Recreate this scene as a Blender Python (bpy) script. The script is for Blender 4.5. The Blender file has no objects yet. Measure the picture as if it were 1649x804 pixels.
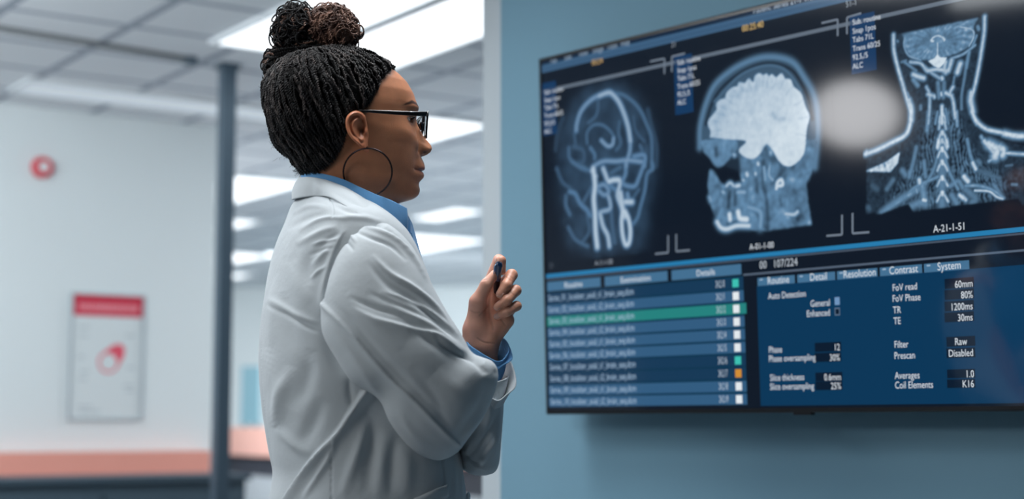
import bpy, math, random
import numpy as np
from mathutils import Vector

# ------------------------------------------------------------------ camera, light, exposure
sc = bpy.context.scene
F = 2600.0                        # focal length in pixels of the 1649 px frame
PITCH = math.atan(281.0 / F)
CAMZ = 1.05
YB = 2.60                         # distance of the woman from the camera

cam_d = bpy.data.cameras.new('camera'); cam = bpy.data.objects.new('camera', cam_d)
sc.collection.objects.link(cam); sc.camera = cam
cam.location = (0, 0, CAMZ); cam.rotation_euler = (math.pi / 2 + PITCH, 0, 0)
cam_d.sensor_width = 36.0; cam_d.lens = F / 1649.0 * 36.0
cam_d.clip_start = 0.05; cam_d.clip_end = 200
cam_d.dof.use_dof = True; cam_d.dof.focus_distance = 2.68; cam_d.dof.aperture_fstop = 2.3

sc.view_settings.view_transform = 'Standard'; sc.view_settings.look = 'None'
sc.view_settings.exposure = 0.0; sc.view_settings.gamma = 1.0
sc.view_settings.use_curve_mapping = False
sc.cycles.use_denoising = True
sc.cycles.max_bounces = 8

world = bpy.data.worlds.new('World'); sc.world = world; world.use_nodes = True
bg = world.node_tree.nodes['Background']
bg.inputs[0].default_value = (0.60, 0.69, 0.80, 1); bg.inputs[1].default_value = 0.055

def area(name, loc, target, size, power, col=(1, 1, 1), sy=None, spread=180):
    l = bpy.data.lights.new(name, 'AREA'); l.energy = power; l.color = col
    l.shape = 'RECTANGLE'; l.size = size; l.size_y = sy or size; l.spread = math.radians(spread)
    o = bpy.data.objects.new(name, l); sc.collection.objects.link(o)
    o.location = loc
    d = Vector(target) - Vector(loc); o.rotation_euler = d.to_track_quat('-Z', 'Y').to_euler()
    return o

CEIL = 2.70
LAMP_STR = 12.0
area('light_ceiling_over_person', (0.0, 2.6, 2.66), (-0.05, 2.6, 0), 0.9, 7.0, (0.98, 0.99, 1.0), 0.6, 80)
area('light_ceiling_behind_person', (-0.85, 3.55, 2.66), (-0.7, 3.4, 0), 1.0, 15, (0.96, 0.98, 1.0), 0.6, 110)
area('light_fill_left', (-2.5, 0.5, 2.50), (-0.2, 2.6, 1.1), 1.0, 9.5, (1.0, 0.98, 0.95), 0.6, 110)  # added fill from the left for her face and hand, no fixture
area('light_ceiling_left', (-1.9, 1.9, 2.66), (-0.6, 2.3, 1.0), 1.2, 16, (0.90, 0.96, 1.0), 0.6)
area('light_ceiling_by_screen', (0.28, 3.02, 2.66), (0.28, 3.02, 0), 0.9, 2, (0.92, 0.97, 1.0), 0.3)
area('light_key_left_of_person', (-1.75, 2.95, 2.66), (-0.3, 2.7, 1.2), 0.9, 15, (0.94, 0.97, 1.0), 0.5, 120)  # key added to brighten the back of her coat, no fixture
area('light_ceiling_far_left', (-3.0, 5.2, 2.64), (-2.6, 7.5, 1.0), 2.6, 150, (0.92, 0.97, 1.0), 1.2)
area('light_ceiling_far_middle', (1.2, 10.6, 2.64), (0.9, 11.0, 0), 3.0, 430, (0.92, 0.97, 1.0), 3.0)
area('light_ceiling_far_end', (0.0, 15.5, 2.64), (0.0, 16.5, 0.5), 5.0, 560, (0.92, 0.97, 1.0), 3.0)

area('light_fill_far_desk', (-2.9, 10.3, 2.60), (-1.6, 10.6, 0.8), 1.2, 130, (0.94, 0.97, 1.0), 1.0)  # extra fill added to brighten the far desk front, not a ceiling fixture

# ------------------------------------------------------------------ helpers
def lin(c):
    c = np.asarray(c, float) / 255.0
    return np.where(c <= 0.04045, c / 12.92, ((c + 0.055) / 1.055) ** 2.4)

_ct, _st = math.cos(PITCH), math.sin(PITCH)
def ray(px, py):
    u = (px - 824.5) / F; v = (402.0 - py) / F
    return np.array([u, _ct - v * _st, _st + v * _ct])
def W(px, py, Y=YB):
    """world point seen at a photo pixel, at distance Y along the floor"""
    d = ray(px, py); t = Y / d[1]
    return np.array([0, 0, CAMZ]) + d * t
def onz(px, py, z):
    d = ray(px, py); t = (z - CAMZ) / d[2]
    return np.array([0, 0, CAMZ]) + d * t
def onplane(px, py, p0, n):
    d = ray(px, py); o = np.array([0, 0, CAMZ]); t = np.dot(p0 - o, n) / np.dot(d, n)
    return o + d * t

def new_mat(name): 
    m = bpy.data.materials.new(name); m.use_nodes = True
    return m, m.node_tree, m.node_tree.nodes['Principled BSDF']

def mat(name, rgb, rough=0.5, metal=0.0, spec=0.5, noise=0.0, nscale=30, bump=0.0, bscale=200, emit=None, estr=0.0, coat=0.0, sheen=0.0, trans=0.0, sss=0.0, alpha=1.0):
    m, nt, b = new_mat(name)
    c = lin(rgb)
    b.inputs['Base Color'].default_value = (*c, 1)
    b.inputs['Roughness'].default_value = rough; b.inputs['Metallic'].default_value = metal
    b.inputs['Specular IOR Level'].default_value = spec
    b.inputs['Coat Weight'].default_value = coat
    b.inputs['Sheen Weight'].default_value = sheen
    b.inputs['Transmission Weight'].default_value = trans
    b.inputs['Alpha'].default_value = alpha
    if sss:
        b.inputs['Subsurface Weight'].default_value = sss
        b.inputs['Subsurface Radius'].default_value = (0.012, 0.005, 0.003)
        b.inputs['Subsurface Scale'].default_value = 0.6
    if emit is not None:
        b.inputs['Emission Color'].default_value = (*lin(emit), 1); b.inputs['Emission Strength'].default_value = estr
    tc = nt.nodes.new('ShaderNodeTexCoord')
    if noise:
        n = nt.nodes.new('ShaderNodeTexNoise'); n.inputs['Scale'].default_value = nscale; n.inputs['Detail'].default_value = 4
        nt.links.new(tc.outputs['Object'], n.inputs['Vector'])
        mx = nt.nodes.new('ShaderNodeMix'); mx.data_type = 'RGBA'
        mx.inputs[6].default_value = (*(c * (1 - noise)), 1); mx.inputs[7].default_value = (*np.minimum(c * (1 + noise), 1), 1)
        nt.links.new(n.outputs['Fac'], mx.inputs[0]); nt.links.new(mx.outputs[2], b.inputs['Base Color'])
    if bump:
        n2 = nt.nodes.new('ShaderNodeTexNoise'); n2.inputs['Scale'].default_value = bscale; n2.inputs['Detail'].default_value = 3
        nt.links.new(tc.outputs['Object'], n2.inputs['Vector'])
        bp = nt.nodes.new('ShaderNodeBump'); bp.inputs['Strength'].default_value = bump; bp.inputs['Distance'].default_value = 0.002
        nt.links.new(n2.outputs['Fac'], bp.inputs['Height']); nt.links.new(bp.outputs['Normal'], b.inputs['Normal'])
    return m

def tag(o, label=None, cat=None, group=None, kind=None):
    if label: o['label'] = label
    if cat: o['category'] = cat
    if group: o['group'] = group
    if kind: o['kind'] = kind
    return o

def thing(name, loc, label, cat, group=None, kind=None):
    o = bpy.data.objects.new(name, None); sc.collection.objects.link(o); o.location = tuple(float(q) for q in loc)
    o.empty_display_size = 0.1
    return tag(o, label, cat, group, kind)

def root_loc(o):
    p = np.zeros(3)
    while o is not None:
        p += np.array(o.location); o = o.parent
    return p

def mesh(name, V, Fc, m, parent=None, smooth=True, col=None, mats=None, midx=None, loc=None):
    V = np.asarray(V, float)
    base = root_loc(parent) if parent is not None else (np.asarray(loc, float) if loc is not None else V.mean(0) if len(V) else np.zeros(3))
    me = bpy.data.meshes.new(name)
    me.from_pydata((V - base).tolist(), [], [list(map(int, f)) for f in Fc])
    if mats:
        for q in mats: me.materials.append(q)
        if midx is not None: me.polygons.foreach_set('material_index', np.asarray(midx, np.int32))
    else: me.materials.append(m)
    if smooth: me.polygons.foreach_set('use_smooth', [True] * len(me.polygons))
    if col is not None:
        a = me.color_attributes.new('paint', 'FLOAT_COLOR', 'POINT')
        cc = np.ones((len(V), 4)); cc[:, :3] = col; a.data.foreach_set('color', cc.ravel())
    me.update()
    o = bpy.data.objects.new(name, me); sc.collection.objects.link(o)
    if parent is not None: o.parent = parent
    else: o.location = base.tolist()
    return o

class MB:
    """collects shapes for one mesh"""
    def __init__(s): s.V = []; s.F = []; s.M = []; s.n = 0
    def add(s, V, Fc, mi=0):
        V = np.asarray(V, float); s.V.append(V); s.F += [[i + s.n for i in f] for f in Fc]; s.M += [mi] * len(Fc); s.n += len(V)
    def box(s, o, ax, ay, az, mi=0):
        """box from corner o with three edge vectors"""
        o = np.asarray(o, float); ax, ay, az = map(np.asarray, (ax, ay, az))
        V = [o, o + ax, o + ax + ay, o + ay, o + az, o + ax + az, o + ax + ay + az, o + ay + az]
        s.add(V, [[0, 3, 2, 1], [4, 5, 6, 7], [0, 1, 5, 4], [1, 2, 6, 5], [2, 3, 7, 6], [3, 0, 4, 7]], mi)
    def quad(s, a, b, c, d, mi=0): s.add([a, b, c, d], [[0, 1, 2, 3]], mi)
    def tube(s, pts, r, n=8, mi=0, cap=True):
        V, Fc = tube(pts, r, n, cap); s.add(V, Fc, mi)
    def build(s, name, m, parent=None, smooth=False, mats=None, loc=None):
        return mesh(name, np.concatenate(s.V), s.F, m, parent, smooth, mats=mats, midx=s.M if mats else None, loc=loc)

def frames(P):
    P = np.asarray(P, float); T = np.gradient(P, axis=0); T /= np.linalg.norm(T, axis=1)[:, None] + 1e-12
    N = np.zeros_like(P); a = np.array([0, 0, 1.0]) if abs(T[0][2]) < 0.9 else np.array([1.0, 0, 0])
    n = np.cross(T[0], a); n /= np.linalg.norm(n)
    for i in range(len(P)):
        n = n - T[i] * np.dot(n, T[i]); n /= np.linalg.norm(n) + 1e-12; N[i] = n
    return T, N, np.cross(T, N)

def tube(P, r, n=8, cap=True):
    P = np.asarray(P, float); T, N, B = frames(P); r = np.broadcast_to(np.asarray(r, float), (len(P),))
    a = np.linspace(0, 2 * math.pi, n, endpoint=False)
    V = (P[:, None] + (N[:, None] * np.cos(a)[None, :, None] + B[:, None] * np.sin(a)[None, :, None]) * r[:, None, None]).reshape(-1, 3)
    Fc = [[i * n + j, i * n + (j + 1) % n, (i + 1) * n + (j + 1) % n, (i + 1) * n + j] for i in range(len(P) - 1) for j in range(n)]
    if cap: Fc += [list(range(n))[::-1], [(len(P) - 1) * n + j for j in range(n)]]
    return V, Fc

def spline(P, n):
    """Catmull-Rom through the points, n samples, roughly even"""
    P = np.asarray(P, float)
    if len(P) == 2: return P[0] + (P[1] - P[0]) * np.linspace(0, 1, n)[:, None]
    Q = np.vstack([2 * P[0] - P[1], P, 2 * P[-1] - P[-2]])
    L = np.concatenate([[0], np.cumsum(np.linalg.norm(np.diff(P, axis=0), axis=1))]); t = np.linspace(0, L[-1], n)
    k = np.clip(np.searchsorted(L, t, side='right') - 1, 0, len(P) - 2); u = ((t - L[k]) / (L[k + 1] - L[k] + 1e-12))[:, None]
    p0, p1, p2, p3 = Q[k], Q[k + 1], Q[k + 2], Q[k + 3]
    return 0.5 * (2 * p1 + (p2 - p0) * u + (2 * p0 - 5 * p1 + 4 * p2 - p3) * u * u + (3 * p1 - p0 - 3 * p2 + p3) * u ** 3)

def grid_faces(nu, nv, closed_v=False):
    Fc = []
    for i in range(nu - 1):
        for j in range(nv if closed_v else nv - 1):
            j2 = (j + 1) % nv
            Fc.append([i * nv + j, i * nv + j2, (i + 1) * nv + j2, (i + 1) * nv + j])
    return Fc
# ------------------------------------------------------------------ directions of the place
PHI = math.atan(2355 * _ct / F)               # the screen wall recedes to the left
GAM = math.atan(1775 * _ct / F)               # ceiling grid and the rooms beyond
ES = np.array([math.sin(PHI), -math.cos(PHI), 0.0])     # along the screen wall, to the right
EN = np.array([-math.cos(PHI), -math.sin(PHI), 0.0])    # out of the screen wall
UP = np.array([0, 0, 1.0])
GA = np.array([math.cos(GAM), math.sin(GAM), 0.0])      # grid direction to the right and away
GB = np.array([-math.sin(GAM), math.cos(GAM), 0.0])     # grid direction to the left and away
def ab(px, py, z=CEIL):
    p = onz(px, py, z); return float(np.dot(p, GA)), float(np.dot(p, GB))
def AB(a, b, z): return GA * a + GB * b + UP * z

# ------------------------------------------------------------------ floor and ceiling
floor_m = mat('grey_vinyl_floor', (128, 136, 142), 0.35, noise=0.08, nscale=3)
fl = MB(); fl.box((-14, -6, -0.1), (28, 0, 0), (0, 32, 0), (0, 0, 0.1))
tag(fl.build('floor', floor_m), 'smooth grey vinyl floor', 'floor', kind='structure')

cm, nt, b = new_mat('ceiling_tiles'); b.inputs['Roughness'].default_value = 0.9
geo = nt.nodes.new('ShaderNodeNewGeometry'); mp = nt.nodes.new('ShaderNodeMapping'); mp.vector_type = 'POINT'
a0, b0 = ab(318, 104)
mp.inputs['Rotation'].default_value = (0, 0, -GAM)
nt.links.new(geo.outputs['Position'], mp.inputs['Vector'])
sep = nt.nodes.new('ShaderNodeSeparateXYZ'); nt.links.new(mp.outputs[0], sep.inputs[0])
def groove(out, off, w=0.045, per=0.52):
    A = nt.nodes.new('ShaderNodeMath'); A.operation = 'SUBTRACT'; nt.links.new(out, A.inputs[0]); A.inputs[1].default_value = off
    B = nt.nodes.new('ShaderNodeMath'); B.operation = 'PINGPONG'; nt.links.new(A.outputs[0], B.inputs[0]); B.inputs[1].default_value = per / 2
    C = nt.nodes.new('ShaderNodeMath'); C.operation = 'LESS_THAN'; nt.links.new(B.outputs[0], C.inputs[0]); C.inputs[1].default_value = w / 2
    return C
g1 = groove(sep.outputs[0], a0); g2 = groove(sep.outputs[1], b0)
gm = nt.nodes.new('ShaderNodeMath'); gm.operation = 'MAXIMUM'; nt.links.new(g1.outputs[0], gm.inputs[0]); nt.links.new(g2.outputs[0], gm.inputs[1])
mx = nt.nodes.new('ShaderNodeMix'); mx.data_type = 'RGBA'; nt.links.new(gm.outputs[0], mx.inputs[0])
mx.inputs[6].default_value = (*lin((228, 233, 237)), 1); mx.inputs[7].default_value = (*lin((158, 168, 180)), 1)
nt.links.new(mx.outputs[2], b.inputs['Base Color'])
ce = MB(); ce.box((-14, -6, CEIL), (28, 0, 0), (0, 32, 0), (0, 0, 0.1))
tag(ce.build('ceiling', cm), 'suspended ceiling of square pale grey tiles', 'ceiling', kind='structure')

# ------------------------------------------------------------------ the blue wall with the screen
blue_m = mat('blue_wall_paint', (110, 150, 170), 0.75, noise=0.03, nscale=2, bump=0.1, bscale=300)
TVY = 3.79
TV0 = W(866.5, 94.5, TVY)                               # outer upper left corner of the screen front
WP = TV0 - EN * 0.125                                   # a point of the wall face
pe = onplane(806, 500, WP, EN)                          # the wall's end
S_END = float(np.dot(pe - WP, ES))
def WL(s, out, z): 
    p = WP + ES * s + EN * out; return np.array([p[0], p[1], z])
bw = MB(); bw.box(WL(S_END, 0, 0), ES * 4.5, -EN * 0.14, UP * CEIL)
tag(bw.build('wall_right', blue_m), 'matt blue wall carrying the big screen', 'wall', kind='structure')
white_frame = mat('white_painted_frame', (184, 194, 200), 0.45)
tr = MB()
tr.box(WL(S_END, -0.012, 0), -ES * 0.075, -EN * 0.13, UP * CEIL)
tr.box(WL(S_END - 0.075, -0.035, 0), -ES * 0.035, -EN * 0.09, UP * CEIL)
tag(tr.build('trim_1', white_frame), 'white door casing closing the free end of the blue wall', 'door casing', kind='structure')

# ------------------------------------------------------------------ white wall on the left and the rooms beyond
white_m = mat('white_wall_paint', (222, 230, 232), 0.8, noise=0.015, nscale=1.5)
aL, bL = ab(350, 204)
wl = MB(); wl.box(AB(aL - 9.0, bL, 0), GA * 9.0, GB * 0.15, UP * CEIL)
tag(wl.build('wall_left', white_m), 'plain white wall with poster and red alarm', 'wall', kind='structure')
wb = MB(); wb.box((-12, 19.5, 0), (24, 0, 0), (0, 0.15, 0), (0, 0, CEIL))
tag(wb.build('wall_back', white_m), 'far white wall closing the open-plan room', 'wall', kind='structure')

def facing_wall(px, py):        # point of the left white wall face
    return onplane(px, py, AB(aL, bL, 0), GB)

# metal post carrying the glass partition
post_m = mat('grey_blue_metal', (82, 100, 114), 0.4, 0.3)
YP = W(366, 108, 7.35)[1]
pc = onz(367, 104, CEIL)
po = thing('metal_post', (pc[0], pc[1], 0), 'slate grey metal post rising to the ceiling at the end of the white wall', 'post')
mb = MB(); mb.box(AB(0, 0, 0.03) + UP * 0 + pc * [1, 1, 0] - GA * 0.033 - GB * 0.03, GA * 0.066, GB * 0.06, UP * (CEIL - 0.05)); mb.build('column', post_m, po)
mb = MB(); mb.box(pc * [1, 1, 0] - GA * 0.06 - GB * 0.06, GA * 0.12, GB * 0.12, UP * 0.03); mb.build('base_plate', post_m, po)
mb = MB(); mb.box(pc * [1, 1, 0] + UP * (CEIL - 0.02) - GA * 0.045 - GB * 0.045, GA * 0.09, GB * 0.09, UP * 0.02); mb.build('top_plate', post_m, po)

# ceiling rail
rail_m = mat('dull_aluminium', (120, 124, 126), 0.5, 0.4)
r0 = onz(-60, 40, CEIL - 0.02); r1 = onz(298, 98, CEIL - 0.02)
ru = (r1 - r0); ru /= np.linalg.norm(ru); rv = np.cross(UP, ru)
rt = thing('ceiling_rail', (r0 + r1) / 2, 'slim dull metal rail running along the ceiling tiles', 'rail')
mb = MB(); mb.box(r0 - rv * 0.012, ru * np.linalg.norm(r1 - r0), rv * 0.024, UP * 0.02); mb.build('track', rail_m, rt)
mb = MB(); mb.box(r1 - rv * 0.024 - UP * 0.012, ru * 0.05, rv * 0.048, UP * 0.032); mb.build('end_cap', post_m, rt)

# red alarm
al_p = facing_wall(67.5, 270)
red_m = mat('red_plastic', (214, 40, 62), 0.4); whp = mat('white_plastic', (232, 234, 236), 0.4)
al = thing('fire_alarm', al_p, 'round red alarm sounder with a pale centre high on the white wall', 'alarm')
def disc_ring(prof, n, c, ax, ay, az):
    V = []; 
    for r, h in prof:
        for k in range(n):
            t = 2 * math.pi * k / n; V.append(c + ax * r * math.cos(t) + ay * r * math.sin(t) + az * h)
    return V, grid_faces(len(prof), n, True)
mb = MB(); V, Fc = disc_ring([(0.028, 0.034), (0.034, 0.042), (0.046, 0.040), (0.054, 0.026), (0.057, 0.0)], 40, al_p, GA, UP, -GB); mb.add(V, Fc); mb.build('housing', red_m, al, True)
mb = MB(); V, Fc = disc_ring([(0.0005, 0.031), (0.016, 0.033), (0.0285, 0.036), (0.029, 0.001)], 40, al_p, GA, UP, -GB); mb.add(V, Fc); mb.build('sounder_grille', whp, al, True)

# poster
pk = {k: facing_wall(*v) for k, v in dict(tl=(118, 474), tr=(230, 481), br=(230, 680), bl=(115, 674)).items()}
psw = float(np.dot(pk['tr'] - pk['tl'], GA)); psh = float(pk['tl'][2] - pk['bl'][2])
P0 = pk['tl']
pst = thing('wall_poster', P0 + GA * psw / 2 - UP * psh, 'framed white poster with a red header band and red round emblem', 'poster')
frame_m = mat('pale_grey_frame', (176, 186, 192), 0.4); paper_m = mat('poster_paper', (216, 224, 226), 0.6)
pred = mat('poster_red_ink', (206, 34, 66), 0.6); ppink = mat('poster_pale_ink', (236, 150, 160), 0.6); pgrey = mat('poster_grey_ink', (178, 188, 194), 0.6)
def PP(x, y, d): return P0 + GA * x * psw - UP * y * psh - GB * d
mb = MB()
for (x0, y0, x1, y1) in ((-.03, -.015, 0.0, 1.015), (1, -.015, 1.03, 1.015), (0, -.015, 1, 0.0), (0, 1, 1, 1.015)):
    mb.box(PP(x0, y1, 0.001), GA * (x1 - x0) * psw, -GB * 0.012, UP * (y1 - y0) * psh)
mb.build('frame', frame_m, pst)
mb = MB(); mb.box(PP(0, 1, 0.001), GA * psw, -GB * 0.004, UP * psh); mb.build('paper', paper_m, pst)
mb = MB(); mb.box(PP(0, 0.17, 0.005), GA * psw, -GB * 0.0006, UP * 0.17 * psh); hd = mb.build('header_band', pred, pst)
mb = MB()
rr = random.Random(4); x = 0.08
while x < 0.9:
    w = rr.uniform(0.03, 0.055); mb.box(PP(x, 0.125, 0.0057), GA * w * psw, -GB * 0.0003, UP * 0.055 * psh); x += w + 0.014
mb.build('header_lettering', ppink, pst)
mb = MB()
ex, ey, R0 = 0.52, 0.545, 0.082      # emblem: a ring whose upper right is filled out
N = 48
for k in range(N):
    t0, t1 = 2 * math.pi * k / N, 2 * math.pi * (k + 1) / N
    def rad(t):
        d = (t - math.radians(50) + math.pi) % (2 * math.pi) - math.pi
        return R0 * (0.86 - 0.0 * d), R0 * (1.08 + 1.15 * math.exp(-(d / 0.62) ** 2))
    def q(t, r): return PP(ex, ey, 0.0053) + GA * r * math.cos(t) * 0.52 * 1.25 + UP * r * math.sin(t) * 0.52 * 1.25
    a_, b_ = rad(t0); c_, d_ = rad(t1)
    mb.quad(q(t0, a_), q(t0, b_), q(t1, d_), q(t1, c_))
mb.build('emblem', mat('poster_soft_red', (226, 84, 104), 0.6), pst)
mb = MB()
for (x, y, w) in ((.08, .26, .16), (.1, .33, .12), (.75, .32, .14), (.08, .5, .1), (.12, .62, .13), (.1, .68, .12), (.78, .58, .13), (.74, .73, .15), (.78, .77, .12), (.1, .9, .2), (.12, .94, .3)):
    mb = MB(); mb.box(PP(x, y + .012, 0.0052), GA * w * psw, -GB * 0.0003, UP * 0.014 * psh); mb.build('text_line', pgrey, pst)

# low cabinet below the poster: salmon band over a slate front
or_m = mat('salmon_laminate', (240, 164, 148), 0.5); slate_m = mat('slate_laminate', (66, 84, 96), 0.5)
ca, cb = aL, bL - 0.006
zt = facing_wall(200, 727)[2]; zb = facing_wall(200, 762)[2]
lc = thing('low_cabinet', AB(ca - 3.0, cb - 0.2, 0), 'long low cabinet with a salmon band along the white wall', 'cabinet')
mb = MB(); mb.box(AB(ca - 6.0, cb, zb), GA * 5.95, -GB * 0.10, UP * (zt - zb)); mb.build('upstand', or_m, lc)
mb = MB(); mb.box(AB(ca - 6.0, cb, 0.02), GA * 5.95, -GB * 0.55, UP * (zb - 0.02 - 0.03)); mb.build('body', slate_m, lc)
mb = MB(); mb.box(AB(ca - 6.02, cb, zb - 0.03), GA * 5.99, -GB * 0.58, UP * 0.03); mb.build('worktop', slate_m, lc)
mb = MB(); mb.box(AB(ca - 5.98, cb - 0.03, 0.0), GA * 5.9, -GB * 0.45, UP * 0.02); mb.build('plinth', post_m, lc)
for k in range(8):
    mb = MB(); a_ = ca - 5.98 + k * 0.74; mb.box(AB(a_, cb - 0.551, 0.06), GA * 0.72, -GB * 0.018, UP * (zb - 0.14)); d_ = mb.build('door', slate_m, lc)
    mb = MB(); mb.tube([AB(a_ + 0.62, cb - 0.59, zb - 0.3), AB(a_ + 0.62, cb - 0.59, zb - 0.14)], 0.006); mb.build('handle', rail_m, d_)

# ------------------------------------------------------------------ ceiling lights
lamp_m = mat('lamp_diffuser', (235, 240, 243), 0.6, emit=(243, 248, 252), estr=1.7)
lampd_m = mat('lamp_diffuser_dim', (200, 208, 214), 0.6, emit=(214, 224, 232), estr=0.42)
lampframe_m = mat('lamp_frame_white', (214, 220, 224), 0.5)
def ceiling_light(a0, a1, b0, b1, label, m=lamp_m):
    if a0 > a1: a0, a1 = a1, a0
    if b0 > b1: b0, b1 = b1, b0
    t = thing('ceiling_light', AB((a0 + a1) / 2, (b0 + b1) / 2, CEIL), label, 'ceiling light', 'lit panels in the ceiling')
    w = 0.02; z = CEIL - 0.02
    mb = MB()
    mb.box(AB(a0, b0, z), GA * (a1 - a0), GB * w, UP * 0.02); mb.box(AB(a0, b1 - w, z), GA * (a1 - a0), GB * w, UP * 0.02)
    mb.box(AB(a0, b0 + w, z), GA * w, GB * (b1 - b0 - 2 * w), UP * 0.02); mb.box(AB(a1 - w, b0 + w, z), GA * w, GB * (b1 - b0 - 2 * w), UP * 0.02)
    mb.build('frame', lampframe_m, t)
    mb = MB(); mb.box(AB(a0 + w, b0 + w, CEIL - 0.012), GA * (a1 - a0 - 2 * w), GB * (b1 - b0 - 2 * w), UP * 0.008); mb.build('diffuser', m, t)
    return t
def light_px(p_left, p_right, p_far, label, m=lamp_m):
    """near edge runs p_left..p_right, far edge passes through p_far"""
    a0, b0 = ab(*p_left); a1, b0b = ab(*p_right); _, b1 = ab(*p_far)
    return ceiling_light(a0, a1, (b0 + b0b) / 2, b1, label, m)
aa, bb = ab(330, 66); ac, bc = ab(640, 103)
0 and print('L1', aa, bb, ac, bc, 'div', ab(575, 47), ab(690, 5), 'top', ab(450, 4))
ceiling_light(2.76, 3.19, 4.5, 6.40, 'nearest bright lit ceiling panel, left one behind the hair bun')
ceiling_light(3.21, 3.68, 4.5, 6.40, 'nearest bright lit ceiling panel, right one above the forehead')
ceiling_light(2.35, 4.5, 7.58, 7.92, 'dim long ceiling strip above the top edge of the white wall', lampd_m)
light_px((684, 184), (800, 196), (700, 256), 'lit ceiling panel level with the glasses, between face and casing')
light_px((372, 278), (500, 292), (400, 330), 'wide lit ceiling panel right of the post at the height of her nape')
light_px((366, 350), (427, 354), (400, 378), 'small lit ceiling panel right of the post, second one down')
light_px((366, 404), (446, 409), (400, 437), 'lit ceiling panel right of the post, third one down')
light_px((366, 438), (412, 441), (400, 462), 'small lit ceiling panel right of the post, lowest of its column')
light_px((729, 333), (790, 337), (760, 358), 'small lit ceiling panel beside the door casing at chin height')
light_px((640, 374), (800, 384), (720, 411), 'lit ceiling panel beside the door casing at collar height')

# far reception desk with a salmon band, running towards the door casing
d0 = np.array([-2.45, 12.9, 0.0]); d1 = np.array([0.15, 7.6, 0.0]); du = (d1 - d0); dl = np.linalg.norm(du); du /= dl
dv = np.array([du[1], -du[0], 0]) ; dv = -dv if dv[1] < 0 else dv
desk = thing('reception_desk', (d0 + d1) / 2, 'far reception desk with a salmon band and dark recess behind the woman', 'desk')
pale_m = mat('pale_laminate', (190, 198, 204), 0.5)
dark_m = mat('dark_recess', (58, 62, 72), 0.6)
mb = MB(); mb.box(d0 + UP * 0.82, du * dl, dv * 0.05, UP * 0.205); mb.build('top_band', mat('pale_salmon_laminate', (250, 196, 182), 0.5), desk)
mb = MB(); mb.box(d0 + UP * 0.82 + dv * 0.052, du * dl, dv * 0.45, UP * 0.2); mb.build('worktop', pale_m, desk)
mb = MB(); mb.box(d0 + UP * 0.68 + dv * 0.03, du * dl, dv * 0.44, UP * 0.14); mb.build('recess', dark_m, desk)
mb = MB(); mb.box(d0 + dv * 0.0, du * dl, dv * 0.5, UP * 0.68); mb.build('front', pale_m, desk)
bp = W(389, 590, 14.2); bq = W(418, 684, 14.2)
pn = thing('wall_panel', (bp[0], 14.2, 0), 'pale blue upright display panel far behind the post', 'panel')
mb = MB(); mb.box([bp[0], 14.2, bq[2]], [bq[0] - bp[0], 0, 0], [0, 0.05, 0], [0, 0, bp[2] - bq[2]]); mb.build('board', mat('pale_blue_board', (150, 196, 210), 0.5), pn)
mb = MB(); mb.box([bp[0] + 0.02, 14.21, 0.02], [0.03, 0, 0], [0, 0.03, 0], [0, 0, bq[2] - 0.02]); mb.build('leg', rail_m, pn)
mb = MB(); mb.box([bq[0] - 0.05, 14.21, 0.02], [0.03, 0, 0], [0, 0.03, 0], [0, 0, bq[2] - 0.02]); mb.build('leg', rail_m, pn)
mb = MB(); mb.box([bp[0] - 0.02, 14.05, 0.0], [bq[0] - bp[0] + 0.04, 0, 0], [0, 0.35, 0], [0, 0, 0.02]); mb.build('base', rail_m, pn)
# ------------------------------------------------------------------ the big screen
TAU = math.radians(1.5)
TUP = UP * math.cos(TAU) + EN * math.sin(TAU); TDN = -TUP; TN = np.cross(TUP, ES); 
if np.dot(TN, EN) < 0: TN = -TN
TV_H = float(np.dot(onplane(878, 668, TV0, TN) - TV0, TDN)); TV_W = 1.50
def st(px, py):
    d = onplane(px, py, TV0, TN) - TV0; return float(np.dot(d, ES)), float(np.dot(d, TDN))
def T(s, t, o=0.0): return TV0 + ES * s + TDN * t + TN * o
tv = thing('wall_television', TV0 + ES * TV_W / 2 + TDN * TV_H / 2 - TN * 0.10, 'large wall-mounted flat screen showing head and neck scans', 'television')
bez_m = mat('black_bezel', (16, 18, 22), 0.3, spec=0.5)
BZ = 0.010
mb = MB()
# bezel ring with a rounded front, then housing
prof = [(0.0, -0.030), (0.0, -0.004), (0.002, -0.0005), (0.004, 0.0), (BZ, 0.0), (BZ, -0.004)]
V = []
for (ins, o) in prof:
    V += [T(ins, ins, o), T(TV_W - ins, ins, o), T(TV_W - ins, TV_H - ins, o), T(ins, TV_H - ins, o)]
mb.add(V, grid_faces(len(prof), 4, True)); mb.build('bezel', bez_m, tv)
mb = MB(); mb.box(T(0.004, TV_H - 0.004, -0.030), ES * (TV_W - 0.008), TUP * (TV_H - 0.008), TN * 0.022)
mb.box(T(0.12, TV_H - 0.06, -0.055), ES * (TV_W - 0.24), TUP * (TV_H - 0.2), TN * 0.03); mb.build('housing', bez_m, tv)
mb = MB(); mb.box(T(0.45, 0.55, -0.10), ES * 0.6, TUP * 0.35, TN * 0.05); mb.build('wall_bracket', bez_m, tv)
mb = MB(); s_, _ = st(1290, 662); mb.box(T(s_ - 0.02, TV_H + 0.004, -0.012), ES * 0.045, TUP * 0.0075, TN * 0.012); mb.build('sensor_bump', bez_m, tv)

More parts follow.
